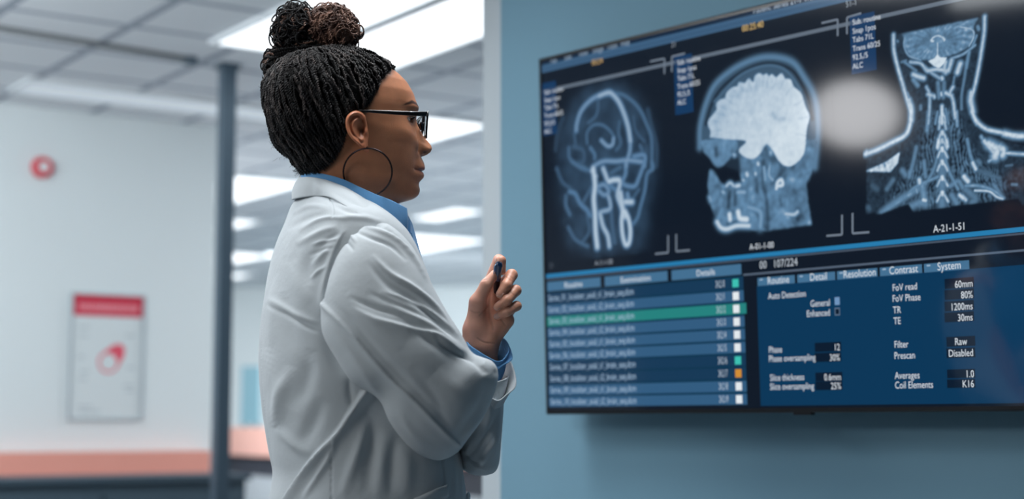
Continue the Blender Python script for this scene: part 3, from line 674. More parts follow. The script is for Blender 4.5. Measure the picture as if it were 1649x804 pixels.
s2([(525, 180), (518, 230)], 5, .9); s2([(575, 180), (582, 225)], 5, .9)
for p, w, v in (([(560, 260), (590, 380), (650, 500)], 4, .5), ([(520, 280), (490, 380), (440, 470)], 4, .45), ([(380, 230), (360, 330), (340, 400)], 5, .42), ([(430, 320), (440, 420)], 5, .45), ([(290, 380), (310, 410)], 7, .4), ([(340, 390), (335, 420)], 6, .45), ([(710, 180), (730, 280), (760, 360)], 4, .5), ([(640, 0), (645, 90)], 4, .6), ([(460, 0), (450, 120)], 5, .5), ([(160, 655), (230, 600), (300, 555), (390, 500)], 9, .45), ([(180, 640), (300, 560), (370, 490), (520, 420)], 4, .5), ([(330, 620), (400, 590), (440, 600)], 9, .45), ([(420, 480), (430, 560)], 9, .5), ([(400, 440), (402, 460)], 6, .85), ([(425, 570), (440, 575)], 5, .9), ([(385, 520), (380, 500)], 4, .6), ([(330, 540), (345, 530)], 6, .65),
                ([(690, 420), (715, 450)], 6, .95), ([(660, 540), (685, 560)], 5, .9), ([(680, 550), (700, 570)], 5, .8), ([(745, 330), (765, 370)], 5, .85), ([(700, 480), (790, 480), (880, 510), (945, 560)], 4, .55), ([(760, 510), (850, 515), (900, 550), (940, 565)], 3, .85), ([(880, 470), (930, 540)], 5, .4), ([(700, 500), (760, 560), (740, 590)], 9, .36), ([(610, 540), (640, 590)], 7, .45), ([(820, 400), (920, 430)], 5, .28), ([(770, 380), (860, 400)], 7, .25), ([(1000, 470), (1030, 472)], 3, .4), ([(960, 350), (1000, 345)], 3, .25), ([(600, 480), (650, 450), (680, 490)], 6, .45), ([(780, 320), (790, 330)], 6, .35), ([(100, 480), (125, 500)], 8, .18), ([(70, 620), (75, 630)], 7, .2), ([(230, 440), (190, 500)], 6, .3)):
    s2(p, w, v)
low = c.mask([(1394, 300), (1430, 340), (1395, 346)], I, False, 1)
cut = c.mask([(1380, 346), (1418, 344), (1462, 328), (1470, 341), (1572, 327), (1640, 320), (1660, 360), (1380, 360)], I, False, 1.0); c.A *= 1 - cut
lowr = c.mask([(1575, 318), (1649, 318), (1649, 300), (1620, 322), (1575, 330)], I, False, 1.0)
c.A = blur(c.A * (1 + 0.05 * n1), 0.45); c.build('scan_image', NAVY, (98, 136, 168), (206, 220, 230), 1)

# the bright ceiling lamp whose reflection shows in the screen
def mirrored(px, py):
    d = nrm_(ray(px, py)); p = onplane(px, py, TV0, TN); r = d - 2 * np.dot(d, TN) * TN; t = (CEIL - 0.012 - p[2]) / r[2]; return p + r * t
def nrm_(v): return np.asarray(v, float) / np.linalg.norm(v)
mk = [mirrored(*q) for q in ((1306, 185), (1450, 185), (1378, 132), (1378, 238))]
mc = (mk[0] + mk[1] + mk[2] + mk[3]) / 4
hot_m = mat('bright_lamp_diffuser', (240, 242, 244), 0.6, emit=(250, 250, 252), estr=LAMP_STR)
hl = thing('ceiling_light', mc, 'large round ceiling lamp mirrored as a pale oval in the screen', 'ceiling light')
ha, hb2 = (mk[1] - mk[0]) / 2, (mk[3] - mk[2]) / 2
mb = MB(); N = 56; ang = [2 * math.pi * k / N for k in range(N)]
ringp = [np.array([*(mc + ha * math.cos(t) + hb2 * math.sin(t))[:2], CEIL - 0.02]) for t in ang]
if np.cross(ringp[1] - ringp[0], ringp[2] - ringp[1])[2] > 0: ringp = ringp[::-1]
mb.add(ringp + [p + UP * 0.012 for p in ringp], [list(range(N)), [i + N for i in range(N)][::-1]] + [[i, i + N, (i + 1) % N + N, (i + 1) % N] for i in range(N)]); mb.build('diffuser', hot_m, hl)
mb = MB(); c2_ = mc.copy(); c2_[2] = CEIL - 0.02; out_ = [c2_ + (p - c2_) * 1.06 for p in ringp]
mb.add(ringp + out_ + [p + UP * 0.02 for p in out_], [[i, (i + 1) % N, (i + 1) % N + N, i + N] for i in range(N)] + [[i + N, (i + 1) % N + N, (i + 1) % N + 2 * N, i + 2 * N] for i in range(N)]); mb.build('rim', lampframe_m, hl)
print('MIRROR LAMP', mc, [q.round(2) for q in mk])
# ------------------------------------------------------------------ the woman
from mathutils.bvhtree import BVHTree
rs = np.random.default_rng(11)
def proj(V):
    D = np.asarray(V, float) - np.array([0, 0, CAMZ]); fw = D[:, 1] * _ct + D[:, 2] * _st; up = -D[:, 1] * _st + D[:, 2] * _ct
    return 824.5 + F * D[:, 0] / fw, 402 - F * up / fw
def Wd(p): return W(p[0], p[1], YB + p[2])
person = thing('person', (W(580, 700)[0], YB, 0), 'woman in a white lab coat with braided bun, looking at the screen, hand raised', 'person')

def paint_mat(name, rough, spec=0.5, bump=0.0, bscale=600, sss=0.0, attr='paint', coat=0.0, noise=0.0):
    m, nt, b = new_mat(name); a = nt.nodes.new('ShaderNodeAttribute'); a.attribute_name = attr
    out = a.outputs['Color']; tc = nt.nodes.new('ShaderNodeTexCoord')
    if noise:
        n = nt.nodes.new('ShaderNodeTexNoise'); n.inputs['Scale'].default_value = 55; n.inputs['Detail'].default_value = 6; nt.links.new(tc.outputs['Object'], n.inputs['Vector'])
        mr = nt.nodes.new('ShaderNodeMapRange'); mr.inputs[1].default_value = 0.25; mr.inputs[2].default_value = 0.75; mr.inputs[3].default_value = 1 - noise; mr.inputs[4].default_value = 1 + noise
        nt.links.new(n.outputs['Fac'], mr.inputs[0]); vm = nt.nodes.new('ShaderNodeVectorMath'); vm.operation = 'SCALE'
        nt.links.new(out, vm.inputs[0]); nt.links.new(mr.outputs[0], vm.inputs['Scale']); out = vm.outputs[0]
    nt.links.new(out, b.inputs['Base Color'])
    b.inputs['Roughness'].default_value = rough; b.inputs['Specular IOR Level'].default_value = spec; b.inputs['Coat Weight'].default_value = coat
    if sss:
        b.inputs['Subsurface Weight'].default_value = sss; b.inputs['Subsurface Radius'].default_value = (0.010, 0.004, 0.002); b.inputs['Subsurface Scale'].default_value = 0.5
    if bump:
        n2 = nt.nodes.new('ShaderNodeTexNoise'); n2.inputs['Scale'].default_value = bscale; n2.inputs['Detail'].default_value = 3
        nt.links.new(tc.outputs['Object'], n2.inputs['Vector']); bp = nt.nodes.new('ShaderNodeBump'); bp.inputs['Strength'].default_value = bump; bp.inputs['Distance'].default_value = 0.0008
        nt.links.new(n2.outputs['Fac'], bp.inputs['Height']); nt.links.new(bp.outputs['Normal'], b.inputs['Normal'])
    return m
SKIN = lin((194, 132, 98)); skin_m = paint_mat('brown_skin', 0.38, 0.45, 0.35, 900, 0.12, noise=0.10)

# ---- head
PSI = math.radians(16); HF = np.array([math.cos(PSI), math.sin(PSI), 0]); HL = np.array([-math.sin(PSI), math.cos(PSI), 0])
H0 = W(575, 200, YB); cp = math.cos(PSI)
def hz(py): return W(575, py, YB)[2] - H0[2]
def hx(px): return (px - 575) * 0.001 / cp
def head_pt(x, y, z): return H0 + np.multiply.outer(x, HF) + np.multiply.outer(y, HL) + np.multiply.outer(z, UP)
rows = np.array([(88, 541, 538, 2), (89, 556, 520, 16), (91, 572, 503, 26), (95, 589, 490, 37), (100, 603, 479, 45), (108, 623, 469, 54), (118, 641, 461, 62), (132, 655, 456, 68), (150, 665.5, 453, 72.5), (168, 671, 452, 74.5), (176, 671.5, 452, 75), (188, 668, 453, 75),
                 (200, 667.5, 456, 75), (215, 669, 461, 74), (230, 671, 468, 72), (245, 672, 478, 69.5), (260, 673, 486, 66.5), (275, 673.5, 492, 63), (290, 673.5, 495, 58.5), (303, 675, 496, 54), (312, 673, 496, 51), (318, 666, 495, 49.5), (322, 652, 494, 48.5), (327, 637, 493, 48), (342, 622, 490, 49), (372, 612, 484, 54), (400, 608, 478, 60)], float)
pys = np.concatenate([np.linspace(88, 92, 10)[:-1], np.linspace(92, 110, 22)[:-1], np.linspace(110, 330, 200)[:-1], np.linspace(330, 400, 28)])
fr = np.interp(pys, rows[:, 0], rows[:, 1]); bk = np.interp(pys, rows[:, 0], rows[:, 2]); wd = np.interp(pys, rows[:, 0], rows[:, 3])
def sm1(v, n=5):
    k = np.ones(n) / n; return np.convolve(np.pad(v, n // 2, mode='edge'), k, 'valid')
fr, bk, wd = [np.concatenate([v[:20], sm1(v)[20:]]) for v in (fr, bk, wd)]
NA = 260; tq = np.linspace(-1, 1, NA, endpoint=False); th = math.pi * np.sign(tq) * np.abs(tq) ** 1.35
zz = np.array([hz(p) for p in pys]); PY = pys[:, None] + 0 * th[None]; Z = zz[:, None] + 0 * th[None]
xf = hx(fr - 1.2)[:, None]; xb = hx(bk)[:, None]; cx = xb + (xf - xb) * 0.46
c_, s_ = np.cos(th)[None], np.sin(th)[None]
X = np.where(c_ > 0, cx + (xf - cx) * np.abs(c_) ** 0.92, cx - (cx - xb) * np.abs(c_) ** 0.95)
kk = np.interp(pys, [150, 230, 270, 303, 318, 330], [0.0, 0.06, 0.14, 0.22, 0.18, 0.0])[:, None]
fwd = np.clip((X - cx) / (xf - cx + 1e-9), 0, 1)
Y = wd[:, None] * 0.001 * np.sign(s_) * np.abs(s_) ** 0.88 * (1 - kk * fwd ** 1.2)
def G(v, c, w): return np.exp(-((v - c) / w) ** 2)
ay = np.abs(Y) * 1000; fm = np.clip(c_ * 3, 0, 1)
# nose: protrusion beyond the base face for each height, narrowing to the bridge
base = np.interp(pys, pys, fr)
npx = np.interp(pys, [176, 184, 191, 198, 205, 212, 218, 223, 229, 234.5, 240.5, 244, 248, 252], [672, 671, 671.5, 674, 678, 682, 686.5, 691.5, 696.5, 698, 695, 689, 682.5, 681])
nose = np.clip(npx - base, 0, None) * np.interp(pys, [174, 180, 245, 249], [0, 1, 1, 0.0]); nose = sm1(nose, 3)
nw = np.interp(pys, [176, 195, 215, 230, 240, 250], [9, 8, 9.5, 12, 13, 12])[:, None]
dx = nose[:, None] * np.exp(-(ay / nw) ** 2.4)
dx += 7.0 * G(ay, 12.0, 4.6) * G(PY, 236, 7.0) + 3.2 * G(ay, 25, 8) * G(PY, 234, 14)                       # alae
dx -= 4.5 * G(ay, 18.5, 3.0) * G(PY, 236, 7)
dx -= 3.0 * G(ay, 7.5, 2.6) * G(PY, 246, 2.2); dx -= 5.0 * G(ay, 10.0, 3.0) * G(PY, 241, 2.0)
# mouth
lp = np.interp(pys, [243, 249, 256, 261, 266, 269.5, 272.3, 275, 279, 282.5, 286, 290, 295], [0, 6, 8.5, 11, 12.4, 11.8, 7.6, 9.6, 10.8, 10.0, 6.4, 2.6, 0.6])[:, None]
dx += lp * np.exp(-(ay / 23.0) ** 2.6)
dx -= 2.2 * G(PY, 272.4, 1.6) * np.clip(1 - (ay / 26) ** 4, 0, 1); dx -= 2.4 * G(ay, 26, 3.0) * G(PY, 272, 3.5)
dx += 1.2 * G(ay, 5.5, 2.5) * G(PY, 256, 6) - 1.0 * G(ay, 0, 2.5) * G(PY, 256, 6)
dx -= 2.0 * G(ay, 27 , 6) * G(PY, 262, 14)
dx += 2.0 * G(ay, 0, 16) * G(PY, 304, 9)
# eyes, brow, cheeks
dx -= 8.0 * G(ay, 30, 13) * G(PY, 194, 10); dx += 3.6 * G(ay, 30, 17) * G(PY, 173, 6.5); dx += 2.2 * G(ay, 38, 15) * G(PY, 222, 14)
lid = np.clip(1 - ((ay - 31.5) / 12.5) ** 2, 0, 1); openy = 3.6 * np.sqrt(lid)
ap = np.clip((openy - np.abs(PY - 195.0)) / 1.2, 0, 1) * (lid > 0); dx += 3.0 * G(ay, 31.5, 13) * G(PY, 195, 8.5)
dx -= 6.5 * ap
X = X + dx * 0.001 * fm
Y = Y + np.sign(Y) * 0.0022 * G(PY, 216, 13) * G(X, hx(640), 0.022) * fm
Y = Y - np.sign(Y) * 0.0030 * G(PY, 178, 16) * G(X, hx(640), 0.016)     # temple hollow
Y = Y + np.sign(Y) * 0.002 * G(PY, 296, 12) * G(X, hx(610), 0.02)
HV = head_pt(X, Y, Z); hcol = np.ones(HV.shape) * SKIN
lipm = np.exp(-(ay / 24.0) ** 6) * np.clip(1 - np.abs(PY - (272.5 + 0.0 * ay)) / (12.0 - 0.30 * ay) , 0, 1) ** 0.5 * (fm > 0)
hcol = hcol + (lin((150, 84, 82)) - hcol) * (np.clip(lipm * 1.3, 0, 1) * 0.75)[..., None]
bc = 171.5 - 4.5 * np.clip((ay - 14) / 26, 0, 1) + 9 * np.clip((ay - 40) / 16, 0, 1) ** 1.3
brow = np.exp(-((PY - bc) / np.interp(ay, [12, 40, 54], [3.6, 3.0, 1.2])) ** 4) * np.clip((ay - 11) / 4, 0, 1) * np.clip((57 - ay) / 5, 0, 1) * (fm > 0)
hcol = hcol + (lin((42, 32, 32)) - hcol) * (np.clip(brow * 1.2, 0, 1) * 0.92)[..., None]
# hair region, seen from the side (head-local px)
hair_line = np.array([(640, 100), (634, 112), (622, 122), (612, 132), (606, 146), (600, 158), (594, 170), (584, 177), (572, 180), (562, 190), (557, 205), (556, 220), (552, 236), (545, 250), (536, 262), (524, 272), (508, 279), (480, 282), (440, 286)], float)
LX, LY = proj(head_pt(X, -np.abs(Y), Z).reshape(-1, 3)); LX = LX.reshape(X.shape); LY = LY.reshape(X.shape)
hl_y = np.interp(LX, hair_line[::-1, 0], hair_line[::-1, 1], left=290, right=98)
scalp = np.clip((hl_y - LY) / 14 + 0.75, 0, 1)
hcol = hcol + (lin((26, 22, 24)) - hcol) * (scalp * 0.93)[..., None]
hcol = hcol * (1 - 0.8 * (G(ay, 10.0, 3.6) * G(PY, 241.2, 2.3) * (fm > 0))[..., None])  # shade inside the nostrils painted into the skin colour
HF_faces = grid_faces(len(pys), NA, True)
HVf = HV.reshape(-1, 3)
# ears on both sides
def ear(side):
    out = np.array([(588, 186), (582, 181), (573, 178.4), (564.5, 181.5), (558.6, 188), (556.4, 196), (557.3, 206), (560.5, 214.5), (566, 223), (573, 229.6), (580, 236), (585.5, 242.5), (590, 245.3), (593.6, 243.5), (592.6, 237), (592.3, 230), (593.5, 220), (592.5, 208), (590.5, 196)])
    oo = spline(np.vstack([out, out[:1]]), 97)[:-1]; c0 = np.array((578.5, 207.0)); n = len(oo)
    rho = np.concatenate([np.linspace(0.02, 0.98, 30), [1.0, 1.01, 0.99, 0.93, 0.85]]); back = np.concatenate([np.zeros(30), [0.4, 2.0, 4.5, 8, 14]])
    P = c0 + (oo - c0)[None] * rho[:, None, None]
    x, y = P[..., 0], P[..., 1]; rr = rho[:, None] + 0 * x
    rim = 3.8 * np.exp(-((rr - 0.88) / 0.10) ** 2) * np.clip((236 - y) / 8, 0, 1) * np.clip(1 - (x - 586) / 5, 0.15, 1)
    rim = rim * 1.25; h = rim + 1.0
    h = h - 3.0 * np.exp(-((rr - 0.66) / 0.09) ** 2) * np.clip((232 - y) / 10, 0, 1) * np.clip((588 - x) / 4, 0, 1)
    ah = spline([(583, 190), (573, 193), (567.5, 202), (568.5, 212), (574, 221), (582, 225)], 40)
    da = np.sqrt(((P[..., None, :] - ah) ** 2).sum(-1)).min(-1); h = h + 3.6 * np.exp(-(da / 3.0) ** 2)
    h = h - 8.0 * np.exp(-(((x - 580.5) / 6.2) ** 2 + ((y - 210) / 10.5) ** 2) ** 1.3)
    h = h - 3.0 * np.exp(-(((x - 581.5) / 4.5) ** 2 + ((y - 194) / 6) ** 2))
    h = h + 3.2 * np.exp(-(((x - 589.5) / 3.2) ** 2 + ((y - 212) / 6) ** 2)) + 2.0 * np.exp(-(((x - 586) / 6) ** 2 + ((y - 235) / 7) ** 2))
    h = np.where(rr > 0.985, 1.2, h) - back[:, None]
    xl = (x - 575) * 0.001 / cp - 0.0195 * cp * 0 ; 
    yl = 0.0775 + (592 - x) * 0.00045 + h * 0.001 - 0.004 * np.clip((x - 587) / 6, 0, 1)
    # head-local x such that the near ear lands on its photo pixels
    W3 = np.array([onplane(a_, b_, H0 - HL * c_q, HL) - H0 for a_, b_, c_q in zip(x.ravel(), y.ravel(), yl.ravel())]); xl = (W3 @ HF).reshape(x.shape); zl = W3[:, 2].reshape(x.shape)
    V = head_pt(xl, -yl if side < 0 else yl, zl).reshape(-1, 3)
    Fc = grid_faces(len(rho), n, True)
    col = np.ones((len(V), 3)) * SKIN * np.array([1.12, .98, .95])
    dk = (np.exp(-(((x - 583) / 3.5) ** 2 + ((y - 211) / 5) ** 2)))[..., None].reshape(-1, 1); col = col * (1 - 0.8 * dk)  # shade in the ear hollow painted as darker skin
    if side < 0: Fc = [f[::-1] for f in Fc]
    return V, Fc, col
parts_V, parts_F, parts_C = [HVf], [HF_faces], [hcol.reshape(-1, 3)]
for sd in (-1, 1):
    V, Fc, c2 = ear(sd); parts_V.append(V); parts_F.append(Fc); parts_C.append(c2)

# ---- surface nets for the hands
def seg_d(P, a, b, r0, r1):
    a, b = np.asarray(a), np.asarray(b); d = b - a; L = (d ** 2).sum() + 1e-12
    t = np.clip(((P - a) @ d) / L, 0, 1); return np.linalg.norm(P - a - t[..., None] * d, axis=-1) - (r0 + (r1 - r0) * t)
def smin(a, b, k):
    h = np.clip(0.5 + 0.5 * (b - a) / k, 0, 1); return b + (a - b) * h - k * h * (1 - h)
def nets(fn, lo, hi, res):
    lo, hi = np.asarray(lo), np.asarray(hi); n = np.ceil((hi - lo) / res).astype(int) + 1
    g = np.stack(np.meshgrid(*[lo[i] + np.arange(n[i]) * res for i in range(3)], indexing='ij'), -1); D = fn(g)
    S_ = D < 0; acc = np.zeros(tuple(n - 1) + (3,)); cnt = np.zeros(tuple(n - 1))
    corners = [(i, j, k) for i in (0, 1) for j in (0, 1) for k in (0, 1)]
    def sub(A, c): return A[c[0]:c[0] + n[0] - 1, c[1]:c[1] + n[1] - 1, c[2]:c[2] + n[2] - 1]
    for ax in range(3):
        for c in corners:
            if c[ax]: continue
            e = list(c); e[ax] = 1; d0, d1 = sub(D, c), sub(D, e); x = (sub(S_, c) != sub(S_, e)); t = np.where(x, d0 / np.where(x, d0 - d1, 1), 0)
            p = np.zeros(acc.shape); p[..., 0], p[..., 1], p[..., 2] = c; p[..., ax] += t; acc += p * x[..., None]; cnt += x
    act = cnt > 0; idx = -np.ones(act.shape, int); idx[act] = np.arange(act.sum())
    base_ = np.stack(np.nonzero(act), -1); V = lo + (base_ + acc[act] / cnt[act][:, None]) * res
    Fc = []
    for ax in range(3):
        s0 = [slice(0, None)] * 3; o1, o2 = [(1, 2), (2, 0), (0, 1)][ax]
        A = S_.take(range(0, n[ax] - 1), ax); B = S_.take(range(1, n[ax]), ax); ed = np.stack(np.nonzero(A != B), -1)
        ok = (ed[:, o1] > 0) & (ed[:, o2] > 0) & (ed[:, o1] < n[o1] - 1) & (ed[:, o2] < n[o2] - 1); ed = ed[ok]
        if not len(ed): continue
        q = []
        for (u, v) in ((0, 0), (1, 0), (1, 1), (0, 1)):
            w_ = ed.copy(); w_[:, o1] -= u; w_[:, o2] -= v; q.append(idx[w_[:, 0], w_[:, 1], w_[:, 2]])
        q = np.stack(q, 1); inside = A[ed[:, 0], ed[:, 1], ed[:, 2]]; q[~inside] = q[~inside][:, ::-1]; Fc.append(q)
    return V, np.vstack(Fc)
def relax(V, Fc, it=3, lam=0.5):
    e = np.vstack([Fc[:, [0, 1]], Fc[:, [1, 2]], Fc[:, [2, 3]], Fc[:, [3, 0]]]); e = np.vstack([e, e[:, ::-1]])
    deg = np.bincount(e[:, 0], minlength=len(V))[:, None]
    for _ in range(it):
        s = np.zeros_like(V); np.add.at(s, e[:, 0], V[e[:, 1]]); V = V + lam * (s / np.maximum(deg, 1) - V)
    return V
HJ = dict(wr=(771, 560, .004), cmc=(764, 532, -.004), tm=(769, 487, -.014), ti=(783, 459, -.020), tt=(796.5, 442, -.016),
          im=(786, 461, .016), ip=(803.5, 419, .008), idp=(806.5, 420, -.010), it=(808, 437, -.010),
          mm=(802, 468, .019), mp=(824, 443, .000), md=(815, 460, -.018), mt=(805.5, 474, -.022),
          rm=(813, 482, .017), rp=(830.5, 468, -.005), rd=(816, 484, -.022), rt=(801.5, 495, -.021),
          lm=(819, 499, .013), lp=(832, 493, -.008), ld=(816, 503, -.021), lt=(801.5, 509.5, -.018), fa=(776, 640, .012))
J = {k: Wd(v) for k, v in HJ.items()}
def hand_fn(g):
    f_ = lambda a, b, r0, r1: seg_d(g, J[a], J[b], r0, r1)
    off = W(824, 400)[0] - W(824, 400)[0]
    ax_ = np.array([1.0, 0.1, 0.2]) * 0.010
    arm = np.minimum(seg_d(g, J['wr'] - ax_, J['fa'] - ax_ * 1.3, .0165, .026), seg_d(g, J['wr'] + ax_, J['fa'] + ax_ * 1.3, .0160, .026)); arm = smin(seg_d(g, J['wr'] - ax_, J['wr'] + ax_, .0165, .016), arm, .012)
    palm = f_('wr', 'im', .0170, .0100)
    for a in ('mm', 'rm', 'lm'): palm = smin(palm, f_('wr', a, .0165, .0102), .010)
    palm = smin(palm, seg_d(g, J['wr'] + [.012, 0, .005], Wd((815, 516, -.002)), .0155, .0135), .010)
    palm = smin(palm, seg_d(g, J['wr'] + [-.004, 0, .004], J['cmc'], .017, .0175), .012)
    th_ = smin(f_('cmc', 'tm', .0165, .0130), f_('tm', 'ti', .0125, .0095), .006); th_ = smin(th_, f_('ti', 'tt', .0098, .0072), .004)
    palm = smin(palm, th_, .011)
    palm = smin(palm, seg_d(g, J['cmc'] + [.006, .006, 0], J['im'], .013, .010), .010)
    body = smin(palm, arm, .014)
    fs = None
    for (m_, p_, d_, t_, r) in (('im', 'ip', 'idp', 'it', .0090), ('mm', 'mp', 'md', 'mt', .0094), ('rm', 'rp', 'rd', 'rt', .0090), ('lm', 'lp', 'ld', 'lt', .0078)):
        q = smin(f_(m_, p_, r * 1.08, r), f_(p_, d_, r * 1.0, r * .90), .0028); q = smin(q, f_(d_, t_, r * .92, r * .76), .0028)
        body = smin(body, f_(m_, p_, r * 1.08, r), .006) if fs is None else smin(body, f_(m_, p_, r * 1.06, r * .9), .006)
        fs = q if fs is None else smin(fs, q, .0006)
    return smin(body, fs, .0014)
allj = np.array(list(J.values()))
hV, hF = nets(hand_fn, allj.min(0) - .03, allj.max(0) + .03, 0.00135)
hV = relax(hV, hF, 2, .5)
px_, py_ = proj(hV); hc = np.ones((len(hV), 3)) * lin((212, 152, 126))
pal = np.clip(((800 - px_) / 25 + (560 - py_) / 200), 0, 1)[:, None]; hc = hc * (1 - .0) + (lin((226, 170, 150)) - hc) * pal * 0.6
# knuckle and palm creases
nrm_dir = np.array([0, -1.0, 0])
for (pts, w, a) in (([(772, 508), (780, 500), (786, 494)], 1.3, .0011), ([(757, 500), (764, 503), (772, 503)], 1.0, .0006), ([(768, 545), (780, 552), (795, 553)], 1.2, .0009), ([(790, 470), (788, 500), (794, 530)], 2.2, .0016), ([(815, 446), (822, 452)], .9, .0007), ([(818, 443), (826, 449)], .9, .0006), ([(822, 470), (828, 476)], .9, .0007), ([(824, 490), (830, 497)], .9, .0006), ([(806, 514), (814, 524)], 1.2, .0007), ([(776, 452), (784, 450)], .9, .0007)):
    q = spline(pts, 24); d = np.sqrt((px_[:, None] - q[:, 0]) ** 2 + (py_[:, None] - q[:, 1]) ** 2).min(1); front = hV[:, 1] < YB + .012
    hV[:, 1] += a * np.exp(-(d / w) ** 2) * front; hc *= (1 - 0.22 * np.exp(-(d / w) ** 2) * front)[:, None]
parts_V.append(hV); parts_F.append(hF.tolist()); parts_C.append(hc)

# trunk, neck, hidden limbs: one skinned surface under the clothes
def skin_body():
    nodes = [('pel', (575, 880, .02), .13), ('abd', (578, 740, .02), .12), ('che', (575, 560, .02), .125), ('up', (560, 430, .01), .115), ('nk', (553, 345, .005), .050), ('hd', (560, 290, 0), .046),
             ('rsh', (570, 425, -.13), .055), ('rel', (690, 672, -.165), .040), ('rwr', (742, 668, .06), .027), ('rha', (752, 660, .10), .020),
             ('lsh', (590, 425, .17), .055), ('lel', (768, 715, .10), .036), ('lwr', (776, 640, .012), .026),
             ('rhp', (580, 930, -.06), .085), ('rkn', (590, 1330, -.075), .058), ('ran', (580, 1705, -.08), .038), ('lhp', (590, 930, .10), .085), ('lkn', (602, 1330, .10), .058), ('lan', (592, 1690, .10), .038)]
    idx = {n[0]: i for i, n in enumerate(nodes)}
    edges = ['pel abd', 'abd che', 'che up', 'up nk', 'nk hd', 'up rsh', 'rsh rel', 'rel rwr', 'rwr rha', 'up lsh', 'lsh lel', 'lel lwr', 'pel rhp', 'rhp rkn', 'rkn ran', 'pel lhp', 'lhp lkn', 'lkn lan']
    me = bpy.data.meshes.new('sk'); me.from_pydata([tuple(Wd(n[1])) for n in nodes], [[idx[a] for a in e.split()] for e in edges], [])
    ob = bpy.data.objects.new('sk', me); sc.collection.objects.link(ob)
    md = ob.modifiers.new('s', 'SKIN'); md.use_smooth_shade = True
    for i, n in enumerate(nodes): me.skin_vertices[0].data[i].radius = (n[2], n[2])
    me.skin_vertices[0].data[0].use_root = True
    sb = ob.modifiers.new('u', 'SUBSURF'); sb.levels = 2; sb.render_levels = 2
    dg = bpy.context.evaluated_depsgraph_get(); e = ob.evaluated_get(dg); m2 = e.to_mesh()
    V = np.array([v.co[:] for v in m2.vertices]); Fc = [list(p.vertices) for p in m2.polygons]; e.to_mesh_clear(); bpy.data.objects.remove(ob)
    return V, Fc
V, Fc = skin_body(); parts_V.append(V); parts_F.append(Fc); parts_C.append(np.ones((len(V), 3)) * SKIN)
n = 0; FF = []
for V, Fc in zip(parts_V, parts_F):
    FF += [[i + n for i in f] for f in Fc]; n += len(V)
body = mesh('body', np.vstack(parts_V), FF, skin_m, person, True, col=np.vstack(parts_C))

# eyes and lashes
white_eye = mat('eye_white', (168, 152, 144), 0.15); iris_m = mat('dark_iris', (44, 26, 18), 0.1); lash_m = mat('black_lash', (14, 11, 12), 0.6)
def sphere(c, r, nu=20, nv=28, ax=(1, 1, 1)):
    u = np.linspace(0, math.pi, nu)[:, None]; v = np.linspace(0, 2 * math.pi, nv, endpoint=False)[None]
    V = np.stack([np.sin(u) * np.cos(v) * ax[0], np.sin(u) * np.sin(v) * ax[1], np.cos(u) * ax[2] + 0 * v], -1) * r
    return V.reshape(-1, 3) + c, grid_faces(nu, nv, True)
for sgn in (-1, 1):
    ec = head_pt(hx(575 + 0) + 0.0690, sgn * 0.0315, hz(195.0))
    mb = MB(); V, Fc = sphere(ec, .0120); mb.add(V, Fc, 0); V, Fc = sphere(ec + HF * .0022, .0102, ax=(1, 1, 1)); 
    k = ((V - ec) @ HF) > .0098
    mb.add(V[:], Fc, 1) if False else None
    V, Fc = sphere(ec + HF * .0068, .0060); mb.add(V, Fc, 1)
    mb.build('eye', None, body, True, mats=[white_eye, iris_m])
    P = [head_pt(ec_x, sgn * yy, hz(zz_)) for ec_x, yy, zz_ in ((.0815, .0205, 194), (.0848, .026, 191.3), (.0850, .032, 190.6), (.0825, .038, 191.5), (.0770, .0435, 194.2))]
    mb = MB(); mb.tube(spline(P, 20), np.interp(np.linspace(0, 1, 20), [0, .5, 1], [.0004, .0009, .0004])); 
    for q in spline(P, 22)[2:-2]:
        mb.tube(spline([q, q + HF * .004 + UP * .0002, q + HF * .0065 + UP * .003], 5), [.0003, .0003, .00025, .0002, .0001], 5)
    mb.build('eyelashes', lash_m, body, True)
# fingernails
nail_m = mat('fingernail', (206, 158, 142), 0.22); 
for (d_, t_, r, s_) in (('md', 'mt', .0068, -.0045), ('rd', 'rt', .0064, -.004), ('ld', 'lt', .0056, -.0035)):
    a, b_ = J[d_], J[t_]; ax1 = (b_ - a) / np.linalg.norm(b_ - a); vw = np.array([0.0, -1, 0.0]); 
    vw = np.array([-.15, -1, .12]); nn = vw - ax1 * np.dot(vw, ax1); nn /= np.linalg.norm(nn); tt_ = np.cross(ax1, nn)
    cN = b_ - ax1 * .0015 + nn * (r * .78); L_, Wn = .0080, r * .80
    u = np.linspace(-1, 1, 13)[:, None]; v = np.linspace(-1, 1, 11)[None]
    sx = np.where(u > 0, u, u * .75); prof_w = (1 - np.abs(u) ** 3.2 * .45)
    Pn = cN + (sx * L_ * np.ones_like(v))[..., None] * ax1 + ((v * Wn * prof_w))[..., None] * tt_ + ((.0016 * (1 - v ** 2) * np.ones_like(u) - .0022 * np.clip(u, 0, 1) ** 2 - .0008 * u ** 2))[..., None] * nn
    Vt = Pn.reshape(-1, 3); Vb = Vt - nn * .0012; Fc = grid_faces(13, 11); Fb = [[i + len(Vt) for i in f[::-1]] for f in Fc]
    rim_ = [i for i in range(11)] + [i * 11 + 10 for i in range(1, 13)] + [12 * 11 + i for i in range(9, -1, -1)] + [i * 11 for i in range(11, 0, -1)]
    Fr = [[rim_[i], rim_[(i + 1) % len(rim_)], rim_[(i + 1) % len(rim_)] + len(Vt), rim_[i] + len(Vt)] for i in range(len(rim_))]
    mesh('fingernail', np.vstack([Vt, Vb]), Fc + Fb + Fr, nail_m, body)
